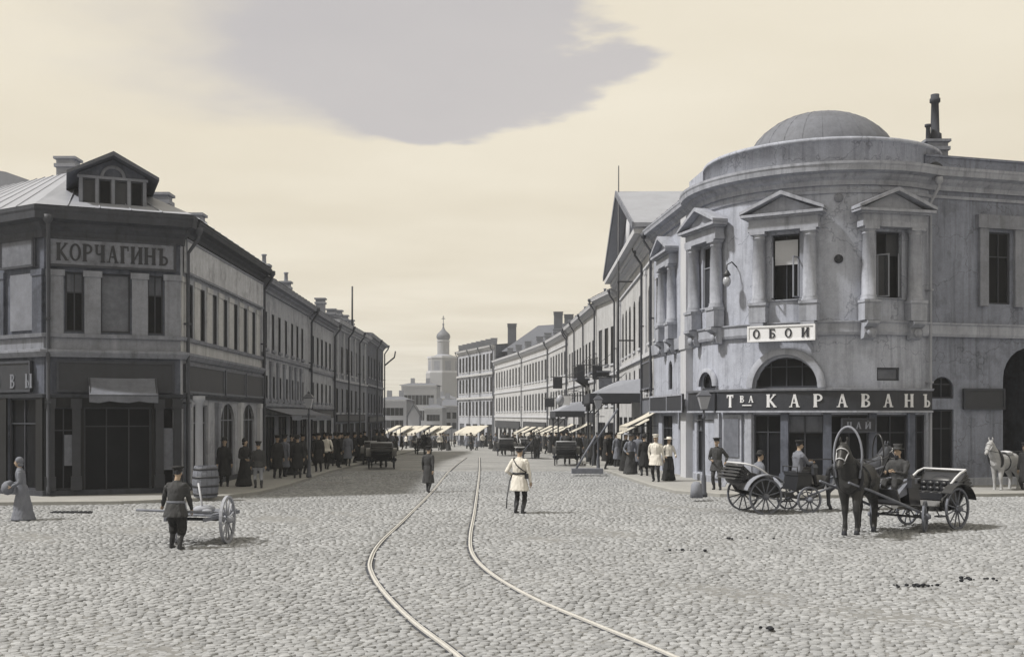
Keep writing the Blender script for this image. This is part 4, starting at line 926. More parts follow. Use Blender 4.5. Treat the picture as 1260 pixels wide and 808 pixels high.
for u in (L - .9,):
    mb = MB(); mb.box(u - .45, u + .45, -.3, -.003, -.3, HR - .7); mb.box(u - .5, u + .5, -.36, -.004, 3.1, 3.4); mb.box(u - .5, u + .5, -.36, -.004, 5.5, 6.1); build(mb, 'pilaster', TRIM, wing, M)
n = M.to_3x3() @ Vector((0, 1, 0))
body_prism(wing, [(A[0] + n.x * .3, A[1] + n.y * .3), (B[0] + n.x * .3, B[1] + n.y * .3), (B[0] + 9, B[1] + 1), (A[0] + 9, A[1])], -.5, HR - .4, PL_DARK)
build(sweep_plan([A, B], cornice_prof(HR - .05, .6, .55)), 'cornice', TRIM_ROT, wing)
build(sweep_plan([A, B], [(-.03, 5.62), (.12, 5.62), (.16, 6.1), (-.03, 6.14)]), 'string_course', TRIM_ROT, wing)
hip_roof(wing, [P_(M, -.2, -.5, HR), P_(M, L, -.5, HR)], [P_(M, 0, 9, HR), P_(M, L, 9, HR)], [P_(M, 0, 4.5, HR + 1.6), P_(M, L, 4.5, HR + 1.6)], ROOF_D)
mb = MB(); mb.box(L * .72, L * 1.0, .3, 1.0, HR - .05, HR + 1.1); build(mb, 'parapet', PL_ROT, wing, M)
signboard('dark shop board with pale frame on the pale wing', M, L * .10, L * .62, 2.85, 3.62, m=SIGN_D, fm=TRIM_ROT, y=-.35)
signboard('dark shop board on the pale wing next to the domed bay', M, L * .64, L * .99, 2.85, 3.62, m=SIGN_D, fm=TRIM_ROT, y=-.55)
curved_board('short dark curved shop board left of the long lettered board', R(-97), R(-63.5), RR + .26, 2.9, 3.62, SIGN_D)
awning('cream cloth awning on the pale wing beside the downpipe', M, -.9, 1.1, 2.9, .7, 1.5)
downpipe(wing, M, .05, HR - .3, PIPE)

# ================================================================== GABLED HOUSE
A, B = (7.25, 72), (6.92, 51.45); M, L = frame(A, B)
pxw = (768, 773, 778, 783, 788.5); uw = [upx(A, B, p) for p in (766.5, 770.5, 775, 780.5, 787)]
gable, M, L = street_building('gabled_house', 'pale house with a broad street gable and tall narrow arched windows', A, B, 11.5, 9,
    [(6.4, 9.3, uw, 1.2, 'one', .5), (6.4, 9.3, [upx(A, B, 799), upx(A, B, 806)], .95, 'one', .4), (3.9, 5.3, uw[1:] , .8, 'one', 0), (3.9, 5.0, [L - 1.0, L - 3.0], .8, 'one', .4)], PL_LIGHT,
    trimm=TRIM, bands=((5.7, .2, .14), (10.3, .12, .1)), shops=[(u, 2.3, 2.6, 0) for u in even(L, 6, .3)], pipes=(upx(A, B, 793),), fm=FRAME_D, ridge=1.0,
    pil=[(upx(A, B, 795.5), .55, 5.9, 10.2), (upx(A, B, 802.5), .4, 5.9, 10.2), (upx(A, B, 764), .5, 5.9, 10.2)])
# the gable: pediment in front, roof running back from it
g0, g1, zg, pk = 1.0, 19.6, 11.62, 4.0; gm_ = (g0 + g1) / 2
mb = MB(); mb.prism([(g0, zg), (g1, zg), (gm_, zg + pk - .35)], -.25, 8, 'y'); build(mb, 'gable_wall', PL_DARK, gable, M)
mb = MB(); mb.box(g0 - .9, g1 + .7, -.95, -.26, zg, zg + .28); mb.box(g0 - .4, g1 + .3, -.6, -.255, zg - .25, zg - .01); build(mb, 'gable_cornice', TRIM, gable, M)
mb = MB()
for s, e_ in ((-1, g0 - 1.0), (1, g1 + .8)): mb.prism([(gm_, zg + pk - .1), (e_, zg + .30), (e_, zg + .52), (gm_, zg + pk + .16)], -1.0, 8.4, 'y')
build(mb, 'gable_roof', ROOF, gable, M)
mb = MB()
for s, e_ in ((-1, g0 - 1.02), (1, g1 + .82)): mb.prism([(gm_, zg + pk - .16), (e_, zg + .22), (e_, zg + .55), (gm_, zg + pk + .2)], -1.06, -.99, 'y')
build(mb, 'verge_board', WOOD, gable, M)
mb = MB(); mb.lathe([(0, -.1), (1.0, -.1), (1.15, .05), (0, .05)], 20, M=Matrix.Translation((gm_, -.3, zg + 1.5)) @ Matrix.Rotation(PI / 2, 4, 'X')); build(mb, 'gable_medallion', TRIM, gable, M)
mb = MB(); mb.tube([(6.15, 61.2, gz(61)), (6.15, 61.2, 8), (6.2, 61.4, 17.2)], [.075, .07, .03], 7); fp = build(mb, 'flagpole', IRON); tag(fp, 'tall thin flagpole rising past the street gable', 'flagpole')
for z_ in (7.0, 10.4): fb = MB(); fb.box(6.1, 7.4, 61.12, 61.2, z_, z_ + .08); build(fb, 'bracket', IRON, fp)
b1 = signboard('upper dark square board near the downpipe of the gabled house', M, L - 4.4, L - .8, 4.05, 5.45, m=SIGN_D, fm=SIGN_M)
b2 = signboard('long dark board with grey frame under the arched mezzanine windows', M, L - 4.6, L - .6, 2.75, 3.6, m=SIGN_M, fm=SIGN_D)
awning('cream cloth awning on the gabled house next to the downpipe', M, L - 3.4, L - 1.0, 2.55, .75, 1.5)
# iron entrance canopy on posts
def porch(label, M, u0, u1, out, z, zg_):
    e = link('entrance_canopy', None, None, M @ Matrix.Translation(((u0 + u1) / 2, -out / 2, zg_))); tag(e, label, 'canopy', 'iron entrance canopies over the pavement')
    mb = MB(); t = .1
    v = [(u0 - .2, -out - .2, z), (u1 + .2, -out - .2, z), (u1 + .2, .0, z), (u0 - .2, 0, z), (u0 + .5, -out * .45, z + .75), (u1 - .5, -out * .45, z + .75), (u1 - .5, 0, z + .85), (u0 + .5, 0, z + .85)]
    mb.add(v, [(0, 1, 5, 4), (1, 2, 6, 5), (3, 0, 4, 7), (4, 5, 6, 7), (0, 3, 2, 1), (2, 3, 7, 6)]); build(mb, 'canopy_roof', ROOF, e, M)
    mb = MB(); mb.box(u0 - .25, u1 + .25, -out - .25, -out - .2, z - .45, z + .05); mb.box(u0 - .25, u0 - .2, -out - .2, -.02, z - .45, z + .05); mb.box(u1 + .2, u1 + .25, -out - .2, -.02, z - .45, z + .05)
    k = 14
    for i in range(k): 
        x = u0 - .2 + (u1 - u0 + .4) * (i + .5) / k; mb.prism([(x - .12, z - .45), (x + .12, z - .45), (x, z - .62)], -out - .245, -out - .205, 'y')
    build(mb, 'valance', FRAME_D, e, M)
    for u in (u0, u1):
        mb = MB(); mb.lathe([(.13, 0), (.13, .5), (.07, .6), (.055, z - zg_ - .9), (.10, z - zg_ - .75), (.06, z - zg_ - .5), (.06, z - zg_)], 10, (u, -out, zg_)); build(mb, 'post', IRON, e, M)
        mb = MB(); mb.tube([(u, -out, z - 1.1), (u, -out + .5, z - .55), (u, -out + .9, z - .4)], .03, 5); build(mb, 'bracket', IRON, e, M)
    return e
porch('larger iron canopy on posts before the gabled house', M, 9.6, 15.2, 2.6, 3.85, gz(60) + .12)
# ================================================================== RIGHT TERRACE, FARTHER
A, B = (6.25, 78.5), (7.2, 72.05); m, L = frame(A, B)
r3, M, L = street_building('terrace_house', 'narrow pale house with iron window brackets beside the gabled house', A, B, 11.3, 9,
    [(6.3, 8.9, even(L, 3, .5), 1.1, 'one'), (3.4, 5.0, even(L, 3, .5), 1.0, 'one')], PL_LIGHT, bands=((5.5, .2, .12),), shops=[(u, 2.2, 2.2, 0) for u in even(L, 2, .4)], pipes=(.1, L - .3), fm=FRAME_D)
A, B = (5.3, 100), (6.24, 78.55); m, L = frame(A, B)
r4, M, L = street_building('terrace_house', 'long pale house with many signs and roof chimneys past the gabled house', A, B, 10.9, 9,
    [(6.0, 8.4, even(L, 9, .6), 1.2, 'one'), (3.0, 4.7, even(L, 9, .6), 1.2, 'one')], PL_LIGHT, bands=((5.2, .2, .12),), shops=[(u, 2.4, 1.9, 0) for u in even(L, 6, .4)], pipes=(.2, L * .33, L * .66), fm=FRAME_D)
for u in (2, 5, 8.2, 12, 16): p = M @ Vector((u, 1.4, 0)); chimney(r4, p.x, p.y, 10.9, 12.2, .7, .6, BRICK, pots=1)
porch('smaller iron canopy on posts farther down the street', M, 9.4, 14.5, 2.2, 3.0, gz(88) + .12)
signboard('small dark shop board between the two iron canopies', M, L - 5, L - 1, 2.2, 2.9, m=SIGN_D)
# bracket signs reaching out over the pavement
def bracket_sign(label, M, u, z, out, w_, h, m=None):
    e = link('bracket_sign', None, None, M @ Matrix.Translation((u, 0, z))); tag(e, label, 'sign')
    mb = MB(); mb.tube([(u, .02, z), (u, -out, z)], .035, 6); mb.tube([(u, .02, z + .8), (u, -out * .7, z + .02)], .02, 5); build(mb, 'bracket', IRON, e, M)
    mb = MB(); mb.box(u - .05, u + .05, -out + .1, -out + .1 + w_, z - h - .08, z - .04); build(mb, 'sign_panel', m or SIGN_D, e, M)
bracket_sign('long iron bracket pole with a dark hanging panel over the pavement', M, L - 1.2, 5.6, 3.2, .7, .8)
bracket_sign('pale hanging panel on an iron bracket above the smaller canopy', M, L - 6.5, 4.3, 2.2, .8, .7, SIGN_W)
bracket_sign('dark hanging panel on an iron bracket near the narrow pale house', frame((6.25, 78.5), (7.2, 72.05))[0], 4.5, 6.2, 1.4, .7, .9)
globe_lamp('large white globe lamp hung over the smaller canopy', M @ Matrix.Translation((L - 5.2, 0, 0)), 3.9, 2.2, .35)
# curved house in three straight lengths
CP = [(5.28, 100.05), (4.0, 115), (1.3, 134), (-2.6, 157)]
labs = ['pale curved terrace house with paired windows, nearer length', 'pale curved terrace house with even rows of sash windows, middle length', 'pale curved terrace house below the dark roof, end length']
for i in range(3):
    A, B = CP[i + 1], CP[i]; m, L = frame(A, B); nW = (6, 8, 9)[i]; us = even(L, nW, 1.0)
    rr, M, L = street_building('curved_terrace_house', labs[i], A, B, 10.7, 9, [(6.6, 8.9, us, 1.3, 'one'), (3.2, 5.2, us, 1.3, 'one')], PL_LIGHT, trimm=TRIM,
        bands=((5.8, .22, .12), (9.4, .12, .1), (2.4, .2, .12)), shops=[(u, 2.4, gz(B[1]) + 2.6, 0) for u in even(L, (4, 5, 6)[i], .5)], pipes=(.15, L - .1) if i < 2 else (.15,), fm=FRAME,
        ridge=(1.8, 1.8, 1.8)[i])
    for k in range(3): p = M @ Vector((L * (.2 + .3 * k), 1.6, 0)); chimney(rr, p.x, p.y, 10.8, 12.3, .8, .6, BRICK)
    signboard(['long dark fascia board on the nearer curved house', 'long dark fascia board on the middle curved house', 'long dark fascia board on the end curved house'][i], M, 1.5, L - 1.5, .95 if i else 1.4, 1.9 if i else 2.3, m=SIGN_D)
# dark-roofed block rising behind the curve
db = empty('roof_block', 'big dark hipped roof with chimneys rising behind the curved terrace', 'building', (6, 160, 0))
mb = MB(); mb.box(-1, 17, 156, 172, -2, 12.0); build(mb, 'wall', PL_DULL, db)
mb = MB(); mb.add([(-1.6, 155, 12), (17.6, 155, 12), (17.6, 173, 12), (-1.6, 173, 12), (4, 162, 16.4), (14, 162, 17.0), (14, 166, 17.0), (4, 166, 16.4)], [(0, 1, 5, 4), (1, 2, 6, 5), (2, 3, 7, 6), (3, 0, 4, 7), (4, 5, 6, 7)]); build(mb, 'roof', FARD, db)
for x, z in ((0, 16.4), (7, 18.2), (8.6, 17.8), (12, 17.8)): chimney(db, x, 160, 12.5, z, 1.3, 1.0, FARD)
# three storey block at the bend
A, B = (-9.0, 176), (-2.65, 157.05); m, L = frame(A, B); us = [1.4 + (L - 2.8) * k / 9 for k in range(10)]
r6, M, L = street_building('three_storey_block', 'grey three storey block with dark downpipes at the street bend', A, B, 13.1, 11,
    [(9.6, 12.0, us, 1.2, 'one'), (6.2, 8.4, us, 1.2, 'one'), (2.6, 4.8, us, 1.2, 'one')], PL_MID, trimm=PL_LIGHT, bands=((8.8, .3, .3), (5.2, .3, .25)), shops=[(u, 2.6, 1.3, 0) for u in even(L, 5, .5)],
    pipes=(.3, L * .36, L * .66, L - .3), fm=FRAME_D, ridge=.6)
for k in range(8): p = M @ Vector((1 + (L - 2) * k / 7, .3, 0)); chimney(r6, p.x, p.y, 13.1, 14.1, .9, .6, BRICK)
mb = MB(); vs = [(-9.05, 176.02), (-22, 172)]; Mf, Lf = frame((-26, 174), (-9.05, 176.05))

# ================================================================== FAR END OF THE STREET
def far_house(label, px0, px1, d, ytop, n, m=None, roof=1.5, rows=2, dd=14, z0=-3):
    p, q = atd(px0, d), atd(px1, d); ht = CH + (510 - ytop) * d / FPX
    e = empty('far_house', label, 'building', ((p.x + q.x) / 2, d, -2.4)); M, L = frame((p.x, d), (q.x, d))
    us = even(L, n, .6); ops = []; 
    hh = ht + 2.4; rws = [(-2.4 + hh * (.30 + k * .62 / rows), -2.4 + hh * (.30 + k * .62 / rows) + hh * .40 / rows) for k in range(rows)]
    for a, b in rws: ops += [(u - .45, u + .45, a, b) for u in us]
    build(wall_mesh(L, ht, ops, z0=z0), 'wall', m or FARB, e, M)
    for a, b in rws:
        for u in us: window(e, M, u, a, .9, b - a, 'one', FRAME)
    mb = MB(); mb.box(.0, L, .3, dd, z0, ht - .05); build(mb, 'core', PL_DULL, e, M)
    build(sweep_plan([(p.x, d), (q.x, d)], cornice_prof(ht + .05, .7, .6)), 'cornice', TRIM, e)
    mb = MB(); mb.add([(-.6, -.6, ht + .06), (L + .6, -.6, ht + .06), (L + .6, dd, ht + .06), (-.6, dd, ht + .06), (1.5, dd * .5, ht + roof), (L - 1.5, dd * .5, ht + roof)], [(0, 1, 5, 4), (1, 2, 5), (2, 3, 4, 5), (3, 0, 4)]); build(mb, 'roof', FARD, e, M)
    for k in range(2): 
        mb = MB(); x = L * (.25 + .45 * k); mb.box(x - .5, x + .5, dd * .45, dd * .45 + 1, ht, ht + roof + 1.2); build(mb, 'chimney', BRICK, e, M)
    return e
far_house('pale low far house between the dark terrace and the church', 466, 500, 215, 492, 5, roof=.9)
far_house('long grey far house with a flat roofline below the church tower', 494, 537, 260, 474, 8, m=FARB, roof=.8, rows=2)
far_house('small pale far house in front of the church tower', 522, 544, 205, 502, 4, roof=.9)
far_house('dim far house tucked against the three storey block', 538, 580, 222, 499, 5, m=PL_MID, roof=1.6)
fg = empty('far_shed', 'little white gabled front between the far houses', 'building', (atd(509, 210).x, 210, -2.4))
x = atd(509, 210).x; mb = MB(); mb.prism([(x - 1.1, -2.4), (x + 1.1, -2.4), (x + 1.1, 2.6), (x, 4.6), (x - 1.1, 2.6)], 210, 214, 'y'); build(mb, 'wall', FARB, fg)
mb = MB()
for s in (-1, 1): mb.prism([(x, 4.65), (x + s * 1.35, 2.3), (x + s * 1.35, 2.5), (x, 4.9)], 209.6, 214.4, 'y')
build(mb, 'roof', FARD, fg)
# the church tower
d = 340; tx = atd(545.5, d).x; sc = d / FPX; zz = lambda y: CH + (510 - y) * sc
tw = empty('church_tower', 'hazy octagonal church tower with onion dome and cross', 'church tower', (tx, d, -2.4))
def octa(r, z0, z1, name, m, n=8, r2=None):
    mb = MB(); r2 = r2 or r; mb.lathe([(0, z0), (r, z0), (r2, z1), (0, z1)], n, (tx, d, 0), smooth=False, M=None); return build(mb, name, m, tw)
octa(21.5 * sc, -2.4, zz(459), 'lower_tier', TOWER); octa(20.8 * sc, zz(459), zz(456.5), 'cornice', TRIM); octa(19 * sc, zz(456.5), zz(441), 'middle_tier', TOWER); octa(19.8 * sc, zz(441), zz(438.6), 'cornice', TRIM)
octa(14.5 * sc, zz(438.6), zz(436), 'stepped_roof', ROOF, r2=8 * sc); octa(7.4 * sc, zz(437), zz(420), 'drum', TOWER, 16)
octa(8.2 * sc, zz(420), zz(418.6), 'cornice', TRIM, 16)
mb = MB(); r = sc
mb.lathe([(6.5 * r, zz(418.8)), (8.2 * r, zz(416)), (8.6 * r, zz(414)), (7.8 * r, zz(411)), (5.2 * r, zz(408.5)), (2.6 * r, zz(406)), (1.2 * r, zz(403)), (.7 * r, zz(400)), (.1 * r, zz(399))], 20, (tx, d, 0)); build(mb, 'onion_dome', DOME, tw)
mb = MB(); mb.box(tx - .1, tx + .1, d - .1, d + .1, zz(400), zz(388.5)); mb.box(tx - .6, tx + .6, d - .09, d + .09, zz(392.5), zz(391.7)); mb.box(tx - .35, tx + .35, d - .09, d + .09, zz(390.7), zz(390.1)); mb.ball((tx, d, zz(399)), .35, n=8); build(mb, 'cross', FARD, tw)
mb = MB()
for k in range(8):
    a = 2 * PI * (k + .5) / 8
    for r_, z0, z1, w_ in ((18.6, 456, 444.5, 1.0), (19.6, 483, 467, 1.3)):
        Mx = Matrix.Translation((tx, d, 0)) @ Matrix.Rotation(a + PI / 2, 4, 'Z'); y = -r_ * sc * math.cos(PI / 8)
        ww = MB(); ww.box(-w_, w_, y - .12, y + .3, zz(z0), zz(z1)); build(ww, 'window', PL_DULL, tw, Mx)
# low roofs and chimneys beside the tower
far_house('grey far block with a stepped roof beneath the church tower', 500, 560, 300, 490, 7, m=PL_MID, roof=.9, rows=2)
# ================================================================== FIGURES
def remesh(mb, mats, voxel, name, extra=None, smooth_it=2, fold=.014):
    """fuse overlapping lofts into one continuous skin; every face keeps the cloth or skin it grew from"""
    me = mb.mesh('tmp', mats); o = bpy.data.objects.new('tmp', me); COL.objects.link(o)
    md = o.modifiers.new('r', 'REMESH'); md.mode = 'VOXEL'; md.voxel_size = voxel; md.use_smooth_shade = True
    sm = o.modifiers.new('s', 'SMOOTH'); sm.factor = .5; sm.iterations = smooth_it
    dg = bpy.context.evaluated_depsgraph_get(); ev = o.evaluated_get(dg); nm = bpy.data.meshes.new_from_object(ev, depsgraph=dg)
    bm = bmesh.new(); bm.from_mesh(me); bv = BVHTree.FromBMesh(bm); src = [f.material_index for f in bm.faces]
    bm.free()
    nm.materials.clear()
    for m in mats: nm.materials.append(m)
    mi = []
    for p in nm.polygons:
        r = bv.find_nearest(p.center); mi.append(src[r[2]] if r[2] is not None else 0)
    from mathutils import noise as mn
    data = [(v.co.copy(), v.normal.copy()) for v in nm.vertices]; co = []
    for c, nn in data:                          # folds in cloth, muscle in hide
        co += (c + nn * (mn.noise(Vector((c.x * 16, c.y * 16, c.z * 5.5))) * fold + mn.noise(Vector((c.x * 34, c.y * 34, c.z * 13))) * fold * .5))[:]
    nm.vertices.foreach_set('co', co); nm.update()
    nm.polygons.foreach_set('material_index', mi); nm.polygons.foreach_set('use_smooth', [True] * len(mi))
    bpy.data.objects.remove(o); bpy.data.meshes.remove(me)
    if extra is not None:
        b2 = bmesh.new(); b2.from_mesh(nm); em = extra.mesh('x', mats); b2.from_mesh(em); b2.to_mesh(nm); b2.free(); bpy.data.meshes.remove(em)
    nm.name = name; return nm
def ik(a, b, l1, l2, pole):
    a, b = Vector(a), Vector(b); d = b - a; L = min(d.length, (l1 + l2) * .999); dn = d.normalized()
    x = (l1 * l1 - l2 * l2 + L * L) / (2 * L); h = math.sqrt(max(l1 * l1 - x * x, 0)); p = Vector(pole); p = p - dn * p.dot(dn)
    p = p.normalized() if p.length > 1e-6 else Vector((0, -1, 0))
    return a + dn * x + p * h, a + dn * L
def rings(mb, rs, mi, n=14):
    """horizontal ellipse rings (x,y,z,rx,ry)"""
    vs = [(x + rx * math.cos(2 * PI * k / n), y + ry * math.sin(2 * PI * k / n), z) for x, y, z, rx, ry in rs for k in range(n)]
    fs = [(i * n + k, i * n + (k + 1) % n, (i + 1) * n + (k + 1) % n, (i + 1) * n + k) for i in range(len(rs) - 1) for k in range(n)]
    fs += [tuple(range(n))[::-1], tuple((len(rs) - 1) * n + k for k in range(n))]; mb.add(vs, fs, mi, True)
# material slots of a figure: 0 skin 1 coat 2 trousers/skirt 3 boots 4 hair 5 shirt
PROTO = {}
def figure(key, coat, legs, boots=None, pelvis=(0, 0, .90), lean=0., feet=((-.11, .02, 0), (.11, -.02, 0)), hands=((-.28, -.02, .78), (.28, -.02, .78)),
           skirt=False, coat_len=.62, beard=False, hair=None, fat=1.0, hx=0, hy=0, voxel=.022, shirt=None, baggy=1.0, long_hair=False, toes=None, bare=True):
    if key in PROTO: return PROTO[key]
    mats = [SKIN, coat, legs, boots or LEATHER, hair or HAIR, shirt or coat]
    mb = MB(); P = Vector(pelvis); ax = Vector((0, -math.sin(lean), math.cos(lean)))
    W = P + ax * .14; Ch = P + ax * .38; N_ = P + ax * .56; Hd = N_ + Vector((hx * .05, -.03 + hy - math.sin(lean) * .02, .165))
    # torso as stacked ellipses sheared along the spine
    f = fat
    def tr(h, rx, ry): c = P + ax * h; return (c.x, c.y, c.z, rx * f, ry * f)
    rings(mb, [tr(-.08, .155, .12), tr(.02, .17, .125), tr(.14, .155, .115), tr(.27, .175, .125), tr(.40, .195, .125), tr(.48, .19, .105), tr(.535, .12, .08), tr(.58, .06, .06)], 1)
    for s in (-1, 1):                                                     # shoulders
        mb.ball(P + ax * .47 + Vector((s * .165 * f, 0, 0)), .078, .075, .075, 8, 1)
    mb.tube([N_ - ax * .04, N_ + Vector((0, -.01, .08)), Hd - Vector((0, 0, .03))], [.058, .055, .06], 8, 0)
    # head: skull, face, jaw, nose, ears, hair
    mb.ball(Hd + Vector((0, .005, .02)), .076, .094, .105, 12, 0); mb.ball(Hd + Vector((0, -.035, -.055)), .056, .058, .06, 10, 0)
    mb.tube([Hd + Vector((0, -.088, .03)), Hd + Vector((0, -.112, -.018)), Hd + Vector((0, -.088, -.03))], [.011, .017, .014], 6, 0)
    for s in (-1, 1): mb.ball(Hd + Vector((s * .078, .01, -.005)), .014, .022, .034, 6, 0)
    mb.ball(Hd + Vector((0, .022, .042)), .082, .092, .092, 12, 4)
    if long_hair: mb.ball(Hd + Vector((0, .085, .0)), .06, .05, .07, 8, 4)
    if beard: mb.ball(Hd + Vector((0, -.055, -.10)), .055, .045, .085, 8, 4)
    # arms
    ex = MB(); ends = []
    for s, h in zip((-1, 1), hands):
        S = P + ax * .47 + Vector((s * .19 * f, 0, -.02)); el, wr = ik(S, h, .29, .25, (s * .5, .7, -.35))
        mb.tube([S, S.lerp(el, .5), el, el.lerp(wr, .5), wr], [.072, .062, .053, .047, .040], 10, 1)
        d = (wr - el).normalized(); side = d.cross(Vector((0, 1, 0))); side = side.normalized() if side.length > .1 else Vector((1, 0, 0)); nrm = side.cross(d)
        # hand: palm, four fingers of unequal length with a bend, and a thumb from the palm's side
        ex.tube([wr - d * .02, wr + d * .03, wr + d * .085], [.026, .036, .034], 8, 0, flat=.5)
        inn = Vector((-s, 0, 0)); inn = (inn - d * inn.dot(d)).normalized(); acr = d.cross(inn).normalized()
        for k, ln in enumerate((.062, .074, .07, .055)):
            b = wr + d * .08 + acr * ((k - 1.5) * .018); c_ = b + d * ln * .5 + inn * .008; e = c_ + d * ln * .38 + inn * .028; ex.tube([b, c_, e], [.0095, .009, .007], 6, 0)
        b = wr + d * .03 + acr * -.032; ex.tube([b, b + d * .03 - acr * .016 + inn * .012, b + d * .062 - acr * .012 + inn * .03], [.012, .011, .008], 6, 0); ends.append(wr + d * .07)
    # legs
    for s, ft in zip((-1, 1), feet):
        hip = P + Vector((s * .085, 0, -.03)); an = Vector(ft) + Vector((0, .02, .075)); kn, an = ik(hip, an, .43, .42, (s * .12, -1, 0))
        b = baggy
        mb.tube([hip, hip.lerp(kn, .45), kn, kn.lerp(an, .3), kn.lerp(an, .45)], [.098 * b, .088 * b, .066 * b, .066 * b, .06], 10, 2)
        mb.tube([kn.lerp(an, .38), kn.lerp(an, .7), an, an - Vector((0, 0, .05))], [.064, .058, .047, .052], 10, 3)
        mb.tube([an + Vector((0, .035, -.045)), an + Vector((s * .01, -.08, -.045)), an + Vector((s * .015, -.165, -.052))], [.042, .044, .032], 8, 3, flat=.72)
    # skirts and coat tails
    mid = (Vector(feet[0]) + Vector(feet[1])) / 2
    if skirt:
        rs = []
        for k in range(8):
            t = k / 7; c = P.lerp(Vector((mid.x, mid.y, .035)), t); q = 1 + .04 * math.sin(k * 2.1)
            rs.append((c.x, c.y + .04 * t, P.z + .10 - t * (P.z + .075), (.165 + .16 * t ** 1.2) * f * q, (.125 + .17 * t ** 1.1) * f * q))
        rings(mb, rs[::-1], 2, 18)
    elif coat_len > 0:
        z1 = P.z + .1; z0 = max(.12, P.z - coat_len); rs = []
        for k in range(6):
            t = k / 5; c = P.lerp(Vector((mid.x, mid.y, 0)), t * coat_len / max(P.z, .1)); rs.append((c.x, c.y, z1 + (z0 - z1) * t, (.17 + .085 * t) * f, (.128 + .085 * t) * f))
        rings(mb, rs[::-1], 1, 16)
    for v in (Hd + Vector((.032, -.086, .012)), Hd + Vector((-.032, -.086, .012))): ex.ball(v, .010, .008, .008, 6, 4)
    ex.ball(Hd + Vector((0, -.089, -.066)), .022, .006, .005, 6, 4)
    me = remesh(mb, mats, voxel, 'person', ex); PROTO[key] = (me, Hd.copy(), ends, P.copy(), ax.copy()); return PROTO[key]
HATS = {}
def hat_mesh(kind, m):
    k = (kind, m.name)
    if k in HATS: return HATS[k]
    mb = MB()
    if kind == 'cap':                      # peaked cap with wide crown
        mb.lathe([(.098, .035), (.10, .085), (.135, .115), (.13, .135), (.0, .15)], 16); mb.lathe([(0, .03), (.098, .035)], 16)
        mb.prism([(-.08, .04), (.08, .04), (.06, -.02 + .06), (-.06, .04)], 0, .01, 'z'); mb.ball((0, -.105, .035), .075, .055, .012, 10)
    elif kind == 'capband':                # dark peaked cap with a pale piped top
        mb.lathe([(.098, .035), (.10, .08)], 16, mi=0); mb.lathe([(.10, .08), (.14, .098), (.14, .112)], 16, mi=1); mb.lathe([(.14, .112), (.10, .135), (0, .14)], 16, mi=0); mb.ball((0, -.105, .035), .075, .055, .012, 10)
    elif kind == 'bowler': mb.lathe([(.0, .04), (.15, .045), (.155, .055), (.105, .055), (.10, .11), (.08, .155), (.04, .17), (0, .173)], 16)
    elif kind == 'straw': mb.lathe([(.0, .05), (.21, .045), (.215, .055), (.10, .065), (.10, .13), (.09, .14), (0, .14)], 18)
    elif kind == 'scarf': mb.ball((0, .02, .03), .10, .115, .115, 12); mb.ball((0, .04, -.08), .09, .09, .07, 10)
    elif kind == 'coachman': mb.lathe([(.0, .04), (.16, .05), (.165, .065), (.10, .06), (.09, .12), (.115, .18), (0, .185)], 16)
    HATS[k] = mb.mesh('hat', [m, SIGN_W]); return HATS[k]
def person(p, rz, proto, label, hat=('cap', None), group=None, sc=1.0, z=None):
    me, Hd, ends, P, ax = proto
    M = Matrix.Translation((p[0], p[1], gz(p[1]) if z is None else z)) @ Matrix.Rotation(rz, 4, 'Z') @ Matrix.Scale(sc, 4)
    o = link('person', me, None, M); tag(o, label, 'person', group)
    if hat: link('scarf' if hat[0] == 'scarf' else 'hat', hat_mesh(hat[0], hat[1] or CL_BLACK), o, M @ Matrix.Translation(Hd + Vector((0, .005, .02))))
    return o, M
FINE = .013
# ---- policeman in a white tunic, seen from behind, arms at his sides
pol = figure('police', CL_WHITE, CL_BLACK, coat_len=.30, hands=((-.30, -.05, .80), (.27, -.16, 1.0)), feet=((-.10, 0, 0), (.10, -.03, 0)), voxel=FINE, fat=1.06)
p = at(639, 631.5); po, M = person(p, R(158), pol, 'policeman in white tunic, dark cap and boots standing on the cobbles', ('capband', CL_BLACK), sc=1.06)
mb = MB(); mb.lathe([(.178, 1.03), (.186, 1.03), (.186, 1.085), (.178, 1.085)], 20); 
Mb_ = M @ Matrix.Diagonal((1.0, .76, 1, 1)); build(mb, 'belt', LEATHER, po, Mb_)
mb = MB(); mb.tube([(-.20, .0, 1.08), (-.12, .125, 1.16), (.02, .15, 1.28), (.13, .11, 1.42), (.15, .0, 1.47), (.10, -.12, 1.36), (-.05, -.145, 1.2), (-.19, -.06, 1.08)], .014, 6); build(mb, 'shoulder_strap', LEATHER, po, M)
mb = MB(); mb.tube([(.25, -.14, 1.02), (.27, .02, .85), (.25, .25, .42), (.22, .36, .16)], [.02, .018, .017, .016], 7); mb.tube([(.25, -.14, 1.02), (.24, -.25, 1.10)], .014, 6); mb.ball((.24, -.26, 1.11), .02, n=6); build(mb, 'sabre', IRON, po, M)
mb = MB(); mb.box(-.27, -.17, -.06, .06, .92, 1.06); build(mb, 'holster', LEATHER, po, M)
# ---- man with handcart
crt = figure('cart_man', CL_DARK, CL_BLACK, lean=.14, coat_len=.2, hands=((-.26, -.25, .80), (.50, -.34, .78)), feet=((-.16, .13, 0), (.14, -.12, 0)), voxel=FINE, fat=1.1, baggy=1.45)
cp = at(216, 675); co, M = person(cp, R(172), crt, 'man in dark belted jacket and cap pushing a handcart', ('cap', CL_BLACK), sc=.95)
mb = MB(); mb.lathe([(.195, .99), (.205, .99), (.205, 1.04), (.195, 1.04)], 20); build(mb, 'belt', WOOD, co, M @ Matrix.Translation((0, -.02, 0)) @ Matrix.Diagonal((1, .78, 1, 1)))
